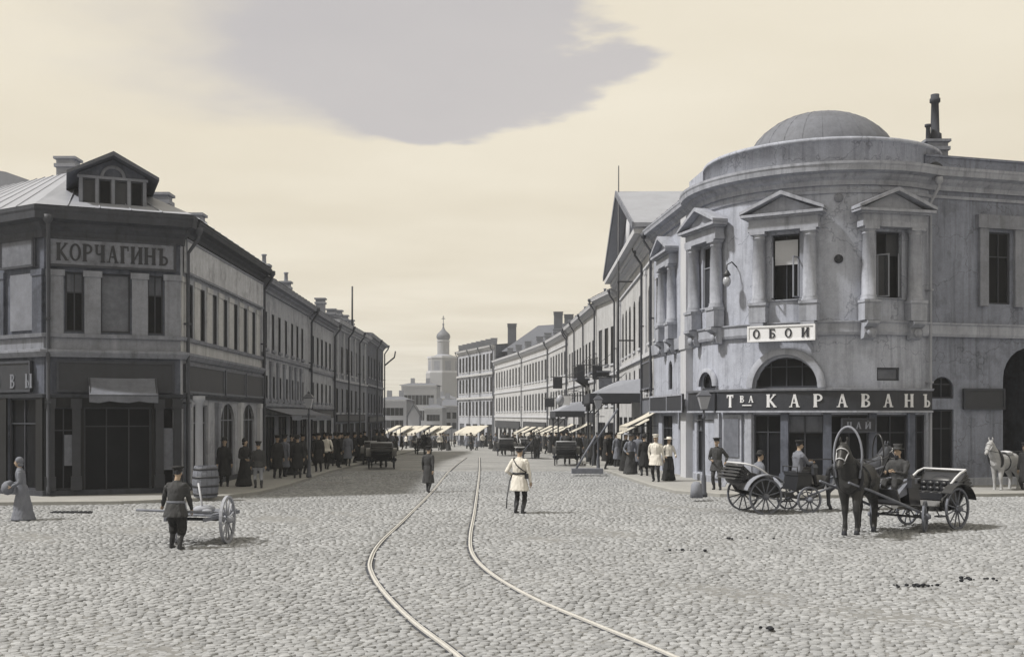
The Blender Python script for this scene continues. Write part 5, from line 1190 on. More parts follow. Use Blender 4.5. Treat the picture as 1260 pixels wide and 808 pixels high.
# ---- dark walking figure on the rails
boy = figure('walker', CL_DARK, CL_GREY, coat_len=.55, feet=((-.1, .18, 0), (.1, -.16, 0)), hands=((-.25, .12, .82), (.27, -.14, .84)), voxel=.018)
person(at(527, 605), R(160), boy, 'person in dark knee coat walking up the street on the rails', ('cap', CL_BLACK), sc=.92)
# ---- couple on the right pavement
mw = figure('white_jacket', CL_WHITE, CL_BLACK, coat_len=.28, hands=((-.24, .02, .84), (.30, .05, .80)), feet=((-.1, .05, 0), (.12, -.08, 0)), voxel=.016, fat=1.12)
person(at(807, 592, .125), R(-20), mw, 'man in white jacket and pale cap walking beside a woman', ('cap', CL_WHITE), sc=1.04, z=.125)
ww = figure('white_blouse', CL_WHITE, CL_BLACK, skirt=True, hands=((-.24, -.12, 1.0), (.22, -.2, 1.0)), voxel=.016, fat=.92, long_hair=True)
person(at(823, 591, .125), R(15), ww, 'woman in white blouse, long black skirt and straw hat', ('straw', CL_WHITE), sc=.98, z=.125)
# ---- man by the lamp post
lm_ = figure('lamp_man', CL_DARK, CL_DARK, coat_len=.25, hands=((-.14, -.2, 1.02), (.32, -.05, .95)), feet=((-.1, .0, 0), (.14, -.1, 0)), voxel=.016)
person(at(882, 602, .125), R(-25), lm_, 'man in dark suit and cap standing right by the lamp post', ('cap', CL_BLACK), sc=1.02, z=.125)
# ---- woman with a bundle, left edge
bw_ = figure('bundle_woman', CL_GREY, CL_GREY, skirt=True, lean=.1, hands=((-.2, -.28, 1.0), (.24, -.25, .96)), voxel=.018, fat=1.08, long_hair=True)
bo, M = person(at(27, 640), R(-70), bw_, 'woman in pale grey coat and kerchief carrying a bundle', ('scarf', CL_GREY), sc=.93)
mb = MB(); mb.ball((.02, -.36, .92), .22, .17, .2, 12); mb.ball((.1, -.30, 1.06), .10, .1, .08, 8); bu = build(mb, 'bundle', CL_GREY, None, M); tag(bu, 'pale cloth bundle held by the woman in the grey coat', 'bundle')
dk = figure('stander', CL_BLACK, CL_BLACK, coat_len=.5, hands=((-.26, -.04, .8), (.26, -.06, .8))); dkw = figure('skirt_dark', CL_BLACK, CL_BLACK, skirt=True, hands=((-.18, -.22, 1.0), (.2, -.2, .98)), long_hair=True)
lt = figure('apron', CL_DARK, CL_MID, coat_len=.1, feet=((-.1, .1, 0), (.1, -.1, 0)), hands=((-.26, .05, .8), (.26, -.1, .82)))
gr = figure('grey_coat', CL_GREY, CL_DARK, coat_len=.5, feet=((-.1, .12, 0), (.1, -.12, 0)), hands=((-.26, .08, .8), (.26, -.1, .82)))
wsh = figure('white_shirt', CL_WHITE, CL_BLACK, coat_len=0.02, feet=((-.1, .12, 0), (.1, -.12, 0)), hands=((-.28, -.05, .9), (.28, -.08, .92)))
grw = figure('skirt_grey', CL_GREY, CL_DARK, skirt=True, hands=((-.22, -.15, .95), (.22, -.1, .9)), long_hair=True)
def folk(px, py, rz, pr, label, hat, group=None, sc=1.0, pave=True):
    z = .125 if pave else 0; d = FPX * (CH - z) / (py - 510)
    for _ in range(4):
        zz_ = gz(d) + z; d = FPX * (CH - zz_) / (py - 510)
    return person(((px - 630) / FPX * d, d), rz, pr, label, hat, group, sc, z=gz(d) + z)
folk(301, 598, R(60), dkw, 'woman in long black dress by the arched shop windows', ('scarf', CL_BLACK))
folk(318, 600, R(200), lt, 'person in dark jacket and pale trousers near the arched shop windows', ('cap', CL_BLACK), sc=.94)
folk(276, 598, R(20), dk, 'man in black coat by the first shop window past the barrel', ('bowler', CL_BLACK))
for i, (x, y, a) in enumerate(((341, 588, 30), (350, 586, 160), (359, 584, 10), (366, 588, 190), (372, 583, 60))):
    folk(x, y, R(a), (dk, gr, dkw, dk, dk)[i], ('man in black coat and cap standing under the terrace house canopy', 'man in grey coat under the terrace house canopy', 'woman in black and kerchief under the terrace house canopy', 'man in black coat and bowler under the terrace house canopy', 'man in black coat and cap standing under the terrace house canopy')[i], (('cap', 'cap', 'scarf', 'bowler', 'cap')[i], CL_BLACK), 'shoppers under the left canopy')
folk(402, 577, R(170), wsh, 'man in white shirt and black trousers on the shaded pavement', ('cap', CL_BLACK))
for i, (x, y, a) in enumerate(((392, 580, 0), (412, 573, 170), (421, 571, 20), (428, 573, 180), (436, 569, 90), (444, 567, 10), (417, 575, 120))):
    folk(x, y, R(a), (dk, dk, dkw, gr, dk, dkw, dk)[i], ('%s on the shaded pavement past the lamp post' % ('man in black coat and cap', 'man in black coat and bowler', 'woman in black and kerchief', 'man in grey coat and cap', 'man in black coat and bowler', 'woman in black and kerchief', 'man in black coat and cap')[i]), (('cap', 'bowler', 'scarf', 'cap', 'bowler', 'scarf', 'cap')[i], CL_BLACK), 'passers-by on the shaded pavement')
folk(776, 583, R(10), grw, 'woman in grey jacket and dark skirt before the entrance canopy', ('straw', CL_DARK))
folk(793, 585, R(190), dk, 'man in black coat behind the couple in white', ('bowler', CL_BLACK))
folk(785, 578, R(160), gr, 'man in grey coat near the cream awning', ('cap', CL_BLACK))
folk(770, 579, R(40), dkw, 'woman in black standing beside the flagpole', ('straw', CL_MID))
folk(745, 577, R(90), dk, 'man in black standing under the larger iron canopy', ('cap', CL_BLACK))
folk(729, 572, R(0), dk, 'man in black by the foot of the far lamp post', ('bowler', CL_BLACK))
for i, (x, y, a) in enumerate(((712, 566, 20), (706, 562, 200), (684, 560, 20), (678, 557, 180), (671, 558, 90), (663, 555, 0), (735, 566, 120), (752, 572, 200), (760, 574, 20), (718, 561, 160))):
    folk(x, y, R(a), (dk, gr, dk, dkw, dk, grw, dk, dkw, gr, dk)[i], ('%s along the sunny shop fronts past the gabled house' % ('man in black coat and cap', 'man in grey coat and bowler', 'man in black coat and cap', 'woman in black and broad hat', 'man in black coat and cap', 'woman in grey jacket and kerchief', 'man in black coat and cap', 'woman in black and broad hat', 'man in grey coat and cap', 'man in black coat and bowler')[i]), (('cap', 'bowler', 'cap', 'straw', 'cap', 'scarf', 'cap', 'straw', 'cap', 'bowler')[i], CL_BLACK), 'passers-by along the sunny shops')
rnd = random.Random(9)
for i in range(24):
    right = i < 15
    if right: d_ = rnd.uniform(54, 98); x_ = float(np.interp(d_, (50, 60, 70, 85, 100), (4.6, 4.3, 4.2, 3.6, 2.7))) + rnd.uniform(.4, 2.6)
    else: d_ = rnd.uniform(50, 100); x_ = -9.0 - (d_ - 50) * .018 - rnd.uniform(.4, 2.4)
    k = rnd.choice((0, 0, 1, 2, 3)); ht = rnd.choice(('cap', 'bowler')) if k < 2 else rnd.choice(('scarf', 'straw'))
    nm = ('man in black coat', 'man in grey coat', 'woman in black', 'woman in grey jacket')[k] + {'cap': ' and cap', 'bowler': ' and bowler', 'scarf': ' and kerchief', 'straw': ' and broad hat'}[ht]
    person((x_, d_), rnd.uniform(0, 6.28), (dk, gr, dkw, grw)[k], nm + (' mingling on the sunny pavement past the canopy' if right else ' mingling on the shaded pavement by the terrace'), (ht, CL_BLACK), 'people mingling on the sunny pavement' if right else 'people mingling on the shaded pavement', rnd.uniform(.93, 1.05), z=gz(d_) + .125)
rnd = random.Random(3)
for i in range(46):
    x = rnd.uniform(478, 668); y = 551.5 + rnd.uniform(-3.2, 3.5) + (2 if abs(x - 572) > 70 else 0)
    k = rnd.choice((0, 0, 0, 1, 2, 2, 3, 4)); pr = (dk, gr, dkw, grw, wsh)[k]; ht = rnd.choice(('cap', 'bowler')) if k in (0, 1, 4) else rnd.choice(('scarf', 'straw'))
    nm = ('man in black coat', 'man in grey coat', 'woman in black', 'woman in grey jacket', 'man in white shirt')[k] + {'cap': ' and cap', 'bowler': ' and bowler', 'scarf': ' and kerchief', 'straw': ' and broad hat'}[ht]
    folk(x, y, rnd.uniform(0, 6.28), pr, nm + ' in the crowd at the street bend', (ht, CL_BLACK if k in (0, 4) else CL_DARK), 'crowd at the street bend', pave=False, sc=rnd.uniform(.92, 1.05))

# ================================================================== HORSES (one continuous body each)
def horse_mesh(key, m, hoof, step=.0, head_up=0.0):
    if key in PROTO: return PROTO[key]
    mats = [m, hoof, HAIR]; mb = MB(); n = 16
    # trunk: rings along y (front = -y): (y, zc, rx, rz)
    tr = [(-.80, 1.20, .12, .16), (-.70, 1.19, .20, .25), (-.52, 1.18, .25, .31), (-.28, 1.17, .275, .315), (.0, 1.17, .295, .315), (.28, 1.19, .295, .295), (.50, 1.23, .275, .28), (.70, 1.24, .235, .25), (.84, 1.22, .15, .18), (.88, 1.2, .07, .1)]
    vs = [(rx * math.cos(2 * PI * k / n), y, zc + rz * math.sin(2 * PI * k / n)) for y, zc, rx, rz in tr for k in range(n)]
    fs = [(i * n + k, i * n + (k + 1) % n, (i + 1) * n + (k + 1) % n, (i + 1) * n + k) for i in range(len(tr) - 1) for k in range(n)] + [tuple(range(n)), tuple((len(tr) - 1) * n + k for k in range(n))]
    mb.add(vs, fs, 0, True)
    mb.ball((0, -.42, 1.45), .07, .22, .10, 8, 0)                        # withers
    h = head_up
    mb.tube([(0, -.55, 1.28), (0, -.76, 1.46), (0, -.93, 1.68 + h * .5), (0, -1.02, 1.86 + h)], [.25, .205, .155, .115], 12, 0)
    pl = Vector((0, -1.02, 1.90 + h)); mz = pl + Vector((0, -.34, -.40))
    mb.tube([pl + Vector((0, .05, 0)), pl + Vector((0, -.06, -.05)), pl.lerp(mz, .45), pl.lerp(mz, .8), mz, mz + Vector((0, -.03, -.05))], [.09, .115, .092, .07, .068, .045], 12, 0)
    mb.ball(pl + Vector((0, -.05, -.16)), .075, .10, .11, 10, 0)           # cheek
    for s in (-1, 1): mb.tube([pl + Vector((s * .055, .02, .06)), pl + Vector((s * .075, -.0, .15)), pl + Vector((s * .06, -.01, .22))], [.03, .032, .008], 6, 0)
    for s in (-1, 1):
        a = step * s
        # fore leg: elbow, knee, fetlock, hoof
        fx = .14 * s; fy = -.50; lift = max(0, a)
        E = Vector((fx, fy, .95)); Kn = Vector((fx, fy - .02 - a * .55, .55 + lift * .12)); F = Vector((fx, fy + .0 - a * .45 + lift * .35, .17 + lift * .22)); H_ = Vector((fx, F.y - .05, F.z - .13))
        mb.tube([E + Vector((0, .02, .16)), E, Kn + Vector((0, 0, .12)), Kn, Kn.lerp(F, .5), F, H_ + Vector((0, 0, .07))], [.16, .125, .078, .074, .050, .060, .056], 9, 0)
        mb.tube([H_ + Vector((0, 0, .09)), H_ + Vector((0, -.015, .0))], [.05, .068], 9, 1)
        # hind leg: stifle forward, hock back
        hy = .58; b = -a; S = Vector((.15 * s, hy - .10 - b * .1, .92)); Hk = Vector((.145 * s, hy + .20 - b * .45, .56)); F = Vector((.145 * s, hy + .13 - b * .60, .16)); H_ = Vector((.145 * s, F.y - .05, .03))
        mb.tube([Vector((.12 * s, hy, 1.18)), S, S.lerp(Hk, .6), Hk, Hk.lerp(F, .5), F, H_ + Vector((0, 0, .07))], [.22, .175, .098, .078, .056, .062, .056], 10, 0)
        mb.tube([H_ + Vector((0, 0, .09)), H_ + Vector((0, -.015, -.03))], [.05, .066], 9, 1)
    mb.tube([(0, .84, 1.34), (0, .98, 1.25), (0, 1.03, .95), (0, 1.0, .62)], [.05, .07, .085, .03], 8, 2)
    mb.tube([(0, -.98, 1.98 + h), (0, -.90, 1.86 + h * .8), (0, -.74, 1.66), (0, -.55, 1.50)], [.03, .05, .05, .03], 8, 2, flat=1.2)   # mane
    ex = MB()
    for s in (-1, 1): ex.ball(pl + Vector((s * .098, -.10, -.09)), .016, .022, .018, 8, 2); ex.ball(mz + Vector((s * .04, -.045, .0)), .014, .014, .018, 6, 2)
    me = remesh(mb, mats, .02, 'horse', ex, fold=.007); PROTO[key] = (me, pl, mz); return PROTO[key]
def duga(e, M, m=PAINT_W, w_=.25, z0=1.25, z1=2.30, y=-.72):
    pts = [(-w_ * .95, y, z0)] + [(-w_ * 1.15 * math.cos(PI * k / 14), y, z0 + .45 + (z1 - z0 - .45) * math.sin(PI * k / 14)) for k in range(15)] + [(w_ * .95, y, z0)]
    mb = MB(); mb.tube(pts, .024, 8); return build(mb, 'shaft_bow', m, e, M)
def harness(e, M, pl, mz):
    mb = MB()                                                          # collar
    pts = [(.27 * math.sin(2 * PI * k / 18), -.66 - .10 * math.cos(2 * PI * k / 18), 1.30 + .36 * math.cos(2 * PI * k / 18)) for k in range(19)]
    mb.tube(pts, .05, 7); build(mb, 'collar', LEATHER, e, M)
    mb = MB(); mb.tube([(.31 * math.cos(2 * PI * k / 20), -.12, 1.17 + .34 * math.sin(2 * PI * k / 20)) for k in range(21)], .02, 5); build(mb, 'girth', LEATHER, e, M)
    mb = MB(); mb.ball((0, -.12, 1.51), .16, .14, .05, 10); build(mb, 'saddle_pad', LEATHER, e, M)
    mb = MB(); d = (mz - pl).normalized()
    for t, r in ((.28, .118), (.72, .088)):
        c = pl.lerp(mz, t); up = Vector((0, -d.z, d.y)); mb.tube([c + Vector((1, 0, 0)) * r * math.cos(2 * PI * k / 14) + up * r * 1.08 * math.sin(2 * PI * k / 14) for k in range(15)], .013, 5)
    for s in (-1, 1): mb.tube([pl.lerp(mz, .28) + Vector((s * .118, 0, 0)), pl.lerp(mz, .72) + Vector((s * .088, 0, 0))], .011, 5)
    build(mb, 'bridle', PAINT_W, e, M)
    mb = MB()
    for s in (-1, 1): mb.tube([pl.lerp(mz, .75) + Vector((s * .09, 0, 0)), (s * .24, -.5, 1.50), (s * .2, .3, 1.55), (s * .12, 1.5, 1.55), (s * .10, 2.2, 1.62)], .011, 5)
    build(mb, 'reins', LEATHER, e, M)
def horse(p, rz, key, m, label, step=.25, head_up=0, sc=1.0, gear=True, bow=True, reins=True):
    me, pl, mz = horse_mesh(key, m, HAIR, step, head_up)
    M = Matrix.Translation((p[0], p[1], gz(p[1]))) @ Matrix.Rotation(rz, 4, 'Z') @ Matrix.Scale(sc, 4)
    o = link('horse', me, None, M); tag(o, label, 'horse')
    if gear: harness(o, M, pl, mz)
    if bow: duga(o, M, FRAME if key == 'dark' and bow == 2 else PAINT_D)
    return o, M
# ================================================================== WHEELS, CARRIAGES, CART
def wheel(parent, M, r, n=12, m=None, wid=.05, parts=True):
    """axis along local x; rim is the wheel, spokes and hub are its pieces"""
    m = m or TYRE; mb = MB(); k = 28
    pr = [(-wid / 2, r - .05), (wid / 2, r - .05), (wid / 2, r), (-wid / 2, r)]
    vs = [(x, q_ * math.cos(2 * PI * i / k), q_ * math.sin(2 * PI * i / k)) for i in range(k) for x, q_ in pr]
    fs = [(i * 4 + j, i * 4 + (j + 1) % 4, ((i + 1) % k) * 4 + (j + 1) % 4, ((i + 1) % k) * 4 + j) for i in range(k) for j in range(4)]
    mb.add(vs, fs)
    key = ('wh', round(r, 2), n, m.name, wid)
    if key not in WIN:
        hb = MB(); hb.lathe([(0, -.13), (.045, -.13), (.06, -.10), (.085, -.06), (.085, .06), (.06, .10), (.045, .13), (0, .13)], 12, M=Matrix.Rotation(PI / 2, 4, 'Y'))
        sp = MB(); sp.tube([(0, 0, .07), (0, 0, r - .045)], [.022, .016], 6); WIN[key] = (mb.mesh('wheel', m), hb.mesh('hub', m), sp.mesh('spoke', m))
    rm, hm, sm_ = WIN[key]; o = link('wheel', rm, parent, M); link('hub', hm, o, M)
    for i in range(n): link('spoke', sm_, o, M @ Matrix.Rotation(2 * PI * (i + .5) / n, 4, 'X'))
    return o
def cab(p, rz, label, pale=False, fine=True, body=None, turn=0, horse_gap=0):
    """open four-wheeled cab: front = -y. big rear wheels, small front wheels, box seat, tub with folded hood, wings, shafts"""
    body = body or PAINT_D; e = empty('cab', label, 'carriage', (p[0], p[1], gz(p[1])), rz); M = WM[e]
    for s in (-1, 1):
        wheel(e, M @ Matrix.Translation((s * .66, .55, .50)), .50, 12, TYRE if fine else FRAME_D)
        wheel(e, M @ Matrix.Translation((0, -.85, .37)) @ Matrix.Rotation(turn, 4, 'Z') @ Matrix.Translation((s * .58, 0, 0)), .37, 10, TYRE if fine else FRAME_D)
    for y, z, w0 in ((.55, .5, .66), (-.85, .37, .58)):
        mb = MB(); mb.tube([(-w0, y, z), (w0, y, z)], .03, 6)
        for s in (-1, 1): mb.tube([(s * .42, y - .38, z + .10), (s * .42, y - .15, z + .01), (s * .42, y, z - .02 + .06), (s * .42, y + .15, z + .01), (s * .42, y + .38, z + .10)], .022, 5); mb.tube([(s * .42, y - .38, z + .10), (s * .42, y, z + .22), (s * .42, y + .38, z + .10)], .018, 5)
        build(mb, 'axle_spring', IRON, e, M)
    # tub, side profile swept across
    mb = MB(); prof = [(-.45, .48), (.15, .44), (.42, .55), (.80, .62), (.98, .80), (1.02, 1.12), (.92, 1.14), (.86, .86), (.70, .72), (.2, .68), (.12, .56), (-.38, .58)]
    mb.prism(prof, -.50, .50, 'x')
    side = [(.06, .52), (.2, .45), (.45, .47), (.7, .54), (.88, .65), (.98, .82), (1.04, 1.0), (1.03, 1.15), (.86, 1.13), (.68, 1.08), (.52, 1.0), (.40, .90), (.28, .82), (.14, .76), (.06, .66)]
    for s in (-1, 1):
        mb.prism(side, s * .50, s * .545, 'x'); mb.prism([(y * .86 + .08, z * .86 + .11) for y, z in side], s * .545, s * .565, 'x')
        mb.tube([(s * .555, y, z) for y, z in side + side[:1]], .016, 5)
    build(mb, 'tub', body, e, M)
    mb = MB(); mb.box(-.46, .46, .24, .80, .70, .86); mb.box(-.46, .46, .78, .90, .86, 1.14)
    for i in range(5):
        for j in range(2): mb.ball((-.36 + i * .18, .775, .93 + j * .13), .085, .035, .062, 8)
    for i in range(4): mb.ball((-.33 + i * .22, .5, .86), .11, .24, .04, 8)
    build(mb, 'seat', LEATHER, e, M)
    # folded hood: pleats leaning back with a pale rim
    mb = MB()
    for k in range(5):
        a = .14 * k; y0, z0 = .86 + .05 * k, 1.10 - .02 * k; y1, z1 = 1.16 + .06 * k, 1.36 - .085 * k
        mb.prism([(y0, z0), (y1, z1), (y1 + .05, z1 - .04), (y0 + .05, z0 - .06)], -.54 - .008 * k, .54 + .008 * k, 'x')
    mb.ball((0, 1.10, 1.06), .55, .24, .20, 16); mb.ball((0, 1.16, .95), .50, .16, .16, 14)
    build(mb, 'hood', LEATHER, e, M)
    mb = MB(); mb.tube([(-.57, .30, 1.0), (-.57, .62, 1.22), (-.57, .86, 1.34), (-.56, 1.10, 1.40), (.56, 1.10, 1.40), (.57, .86, 1.34), (.57, .62, 1.22), (.57, .30, 1.0)], .030, 6); build(mb, 'hood_rim', PAINT_W, e, M)
    # driver's box
    mb = MB(); mb.prism([(-.55, .62), (-.62, 1.02), (-1.06, 1.04), (-1.0, .66)], -.38, .38, 'x'); mb.prism([(-1.0, .60), (-1.42, .66), (-1.58, 1.02), (-1.53, 1.03), (-1.38, .72), (-1.0, .67)], -.40, .40, 'x'); build(mb, 'driver_box', body, e, M)
    mb = MB(); mb.box(-.40, .40, -1.05, -.60, 1.03, 1.13); mb.tube([(-.40, -.58, 1.1), (-.40, -.58, 1.28), (.40, -.58, 1.28), (.40, -.58, 1.1)], .016, 5); build(mb, 'driver_seat', LEATHER, e, M)
    for s in (-1, 1):                                                # wings over the wheels
        mb = MB(); n = 12; vs = []; fs = []
        path = [(.55 - .66 * math.cos(a), .50 + .62 * math.sin(a)) for a in [R(40) + R(120) * k / n for k in range(n + 1)]] 
        for y, z in path: vs += [(s * .55, y, z), (s * .80, y, z - .01), (s * .80, y, z - .03), (s * .55, y, z - .02)]
        for i in range(n):
            for j in range(4): fs.append((i * 4 + j, i * 4 + (j + 1) % 4, (i + 1) * 4 + (j + 1) % 4, (i + 1) * 4 + j))
        mb.add(vs, fs); build(mb, 'mudguard', GUARD if pale else body, e, M)
        mb = MB(); mb.box(s * .56, s * .74, -.28, .02, .34, .37); mb.tube([(s * .6, -.13, .36), (s * .5, -.13, .54)], .014, 5); build(mb, 'step', IRON, e, M)
        mb = MB(); mb.tube([(s * .55, -.85, .48), (s * .52, -1.7, .75), (s * .44, -2.6, 1.05), (s * .38, -3.35, 1.26)], [.035, .032, .03, .026], 7); build(mb, 'shaft', WOOD, e, M)
        mb = MB(); mb.box(s * .46 - .06, s * .46 + .06, -1.14, -1.02, 1.06, 1.26); mb.prism([(s * .46 - .08, 1.26), (s * .46 + .08, 1.26), (s * .46, 1.36)], -1.15, -1.01, 'y'); build(mb, 'cab_lamp', IRON, e, M)
    return e, M
driver = figure('driver', CL_DARK, CL_DARK, pelvis=(0, 0, .10), lean=.10, feet=((-.14, -.52, -.36), (.14, -.52, -.36)), hands=((-.12, -.42, .34), (.14, -.42, .36)), coat_len=0, beard=True, voxel=.016, fat=1.25, baggy=1.2)
driver2 = figure('driver_grey', CL_GREY, CL_DARK, pelvis=(0, 0, .10), lean=.06, feet=((-.14, -.52, -.36), (.14, -.52, -.36)), hands=((-.12, -.42, .34), (.14, -.42, .36)), coat_len=0, beard=True, voxel=.018, fat=1.2, baggy=1.2)
pasgr = figure('passenger', CL_GREY, CL_DARK, pelvis=(0, 0, .10), lean=.16, feet=((-.12, -.55, -.30), (.12, -.55, -.30)), hands=((-.16, -.3, .2), (.16, -.3, .2)), coat_len=0, voxel=.02, fat=1.1)
def seat_person(M, loc, proto, label, hat, sc=1.0, group=None):
    me, Hd, *_ = proto; Mw = M @ Matrix.Translation(loc) @ Matrix.Scale(sc, 4); o = link('person', me, None, Mw); tag(o, label, 'person', group)
    link('hat', hat_mesh(*hat), o, Mw @ Matrix.Translation(Hd + Vector((0, .005, .02)))); return o
# dark cab with standing horse on the square
hd = R(-53)
cp_ = (9.85, 25.55)
e, M = cab(cp_, hd, 'black open cab with pale hood rim behind the dark horse', turn=R(24))
hf = M @ Vector((0, -2.62, 0)); hf = hf + Vector((.12, .12, 0)); horse((hf.x, hf.y), hd + R(20), 'dark', HORSE_D, 'dark harnessed horse under a pale shaft bow before the open cab', .16, sc=1.08, bow=2)
seat_person(M, (0, -.82, 1.06), driver, 'bearded coachman in dark coat seated on the black cab', ('coachman', CL_DARK), .98)
mb = MB(); mb.prism([(-.62, 1.0), (-1.40, .80), (-1.48, .70), (-1.46, .86), (-.9, 1.24), (-.62, 1.26)], -.34, .34, 'x'); rg = build(mb, 'lap_rug', CL_GREY, None, M); tag(rg, 'grey rug over the knees of the bearded coachman', 'rug')
# moving cab behind
p2 = (7.35, 29.9); hd2 = R(90 + 15)
e2, M2c = cab(p2, hd2, 'dark open cab with pale mudguards passing the lamp post', pale=True)
hf = M2c @ Vector((0, -2.75, 0)); horse((hf.x, hf.y), hd2, 'brown', HORSE_B, 'brown horse drawing the passing cab with pale mudguards', .3, sc=.95)
seat_person(M2c, (0, -.82, 1.06), driver2, 'coachman in grey coat and cap driving the passing cab', ('cap', CL_BLACK), .98)
seat_person(M2c, (-.05, .5, .80), pasgr, 'passenger in grey coat and bowler leaning in the passing cab', ('bowler', CL_BLACK), .95)
# white horse by the gateway with its carter
hw = at(1236, 606); wh, Mw = horse((hw.x, hw.y), R(-52), 'white', HORSE_W, 'white horse with a saddle pad standing at the gateway', .06, head_up=.02, sc=.93, bow=False)
mb = MB(); mb.ball((0, .1, 1.50), .26, .30, .10, 12); build(mb, 'saddle', PAINT_W, wh, Mw)
folk(1262, 607, R(-60), dk, 'dark clad man standing behind the white horse', ('cap', CL_BLACK), pave=False)
# cabs and horses down the street
def far_cab(px, py, rz, label, hlab, clab, group, key='dark', hm=None):
    d = FPX * CH / (py - 510)
    for _ in range(4): d = FPX * (CH - gz(d)) / (py - 510)
    x = (px - 630) / FPX * d; e, M = cab((x, d), rz, label, fine=False); tag(e, group=group)
    hf = M @ Vector((0, -2.75, 0)); o, _ = horse((hf.x, hf.y), rz, key, hm or HORSE_D, hlab, .25, sc=.95); o['group'] = 'horses of the street cabs'
    seat_person(M, (0, -.82, 1.06), driver, clab, ('coachman', CL_BLACK), .98, 'coachmen of the street cabs')
far_cab(697, 572, R(176), 'dark cab driving away beside the sunny pavement', 'dark horse of the cab beside the sunny pavement', 'coachman of the cab beside the sunny pavement', 'cabs in the street')
far_cab(651, 563, R(8), 'dark cab driving towards the square behind the policeman', 'dark horse trotting towards the square behind the policeman', 'coachman of the cab behind the policeman', 'cabs in the street')
far_cab(622, 560, R(184), 'dark cab driving away between policeman and rails', 'dark horse of the cab between policeman and rails', 'coachman of the cab between policeman and rails', 'cabs in the street')
far_cab(470, 576, R(185), 'waiting cab at the shaded kerb, nearest to the square', 'waiting cab horse at the shaded kerb', 'waiting coachman at the shaded kerb', 'cabs waiting at the shaded kerb')
far_cab(462, 571, R(183), 'waiting cab at the shaded kerb, second in the row', 'second waiting cab horse in the shaded row', 'second waiting coachman in the shaded row', 'cabs waiting at the shaded kerb')
far_cab(521, 558, R(10), 'dark cab coming from the far crowd along the rails', 'dark horse of the cab coming along the rails', 'coachman of the cab coming along the rails', 'cabs in the street')

# handcart
wx = at(281, 667.5); hc = empty('handcart', 'two wheeled wooden handcart with long push bar on the cobbles', 'handcart', (wx.x - .55, wx.y, 0), R(-6)); M = WM[hc]
for s in (-1, 1): wheel(hc, M @ Matrix.Translation((s * .55, 0, .51)) @ Matrix.Rotation(R(4) , 4, 'Z'), .51, 12, mat('cart_wheel', g(.30), amt=.2, scale=8), wid=.06)
mb = MB(); mb.tube([(-.55, 0, .51), (.55, 0, .51)], .035, 7); build(mb, 'axle', IRON, hc, M)
for k in range(5): mb = MB(); mb.box(-.40 + k * .165, -.25 + k * .165, -.55, .95, .62, .65); build(mb, 'plank', WOOD, hc, M)
for s in (-1, 1):
    mb = MB(); mb.box(s * .42 - .03, s * .42 + .03, -.95, 1.0, .55, .625); build(mb, 'side_rail', WOOD, hc, M)
mb = MB(); mb.tube([(-1.05, -.92, .78), (.52, -.92, .74)], .028, 7); build(mb, 'push_bar', WOOD, hc, M)
mb = MB(); mb.tube([(.10, -.2, .66), (-.10, .0, 1.28)], .022, 6); build(mb, 'stake', WOOD_L, hc, M)
mb = MB(); mb.ball((.02, .0, .72), .24, .32, .10, 10); mb.ball((.22, -.3, .70), .13, .1, .06, 8); sk = build(mb, 'sack', CL_MID, None, M); tag(sk, 'pale limp sack lying on the handcart', 'sack')

# ================================================================== STREET FURNITURE
def lamp_post(px, py, h, label, sc=1.0):
    d = FPX * (CH - .12) / (py - 510)
    p = Vector(((px - 630) / FPX * d, d, gz(d) + .12)); e = empty('lamp_post', label, 'lamp post', p, group='gas lamp posts'); M = WM[e]
    mb = MB(); mb.lathe([(.0, 0), (.12, 0), (.12, .10), (.085, .16), (.075, .6), (.055, .7), (.042, .85), (.034, h - 1.0), (.07, h - .97), (.045, h - .9), (.03, h - .72)], 12); build(mb, 'post', LAMPI, e, M)
    mb = MB(); mb.tube([(-.30, 0, h - 1.05), (.30, 0, h - 1.05)], .018, 6); build(mb, 'ladder_bar', IRON, e, M)
    mb = MB(); z0, z1 = h - .72, h - .28
    for k in range(4):
        a = PI / 4 + PI / 2 * k; mb.tube([(.10 * math.cos(a), .10 * math.sin(a), z0), (.20 * math.cos(a), .20 * math.sin(a), z1)], .014, 5)
    mb.lathe([(.0, z0), (.15, z0), (.15, z0 + .02), (0, z0 + .02)], 4, M=Matrix.Rotation(PI / 4, 4, 'Z'))
    mb.lathe([(.30, z1), (.30, z1 + .03), (.13, z1 + .17), (.07, z1 + .19), (.07, z1 + .26), (.02, z1 + .29), (.0, z1 + .36)], 4, M=Matrix.Rotation(PI / 4, 4, 'Z'), smooth=False); build(mb, 'lantern', LAMPI, e, M)
    mb = MB(); mb.lathe([(.125, z0 + .03), (.262, z1 - .01)], 4, M=Matrix.Rotation(PI / 4, 4, 'Z'), smooth=False); build(mb, 'lantern_glass', LAMPG, e, M)
    return e
lamp_post(866, 611, 3.5, 'gas lamp post with square lantern before the domed bay')
lamp_post(736, 580, 3.6, 'gas lamp post with square lantern by the larger iron canopy')
lamp_post(380, 587, 3.6, 'gas lamp post with square lantern on the shaded pavement')
p = at(857, 612, .12); mb = MB(); mb.lathe([(0, 0), (.20, 0), (.19, .25), (.17, .42), (.10, .50), (0, .52)], 12); bo = build(mb, 'stone_bollard', PL_DULL, None, Matrix.Translation(p)); tag(bo, 'short round stone bollard beside the lamp post foot', 'bollard')
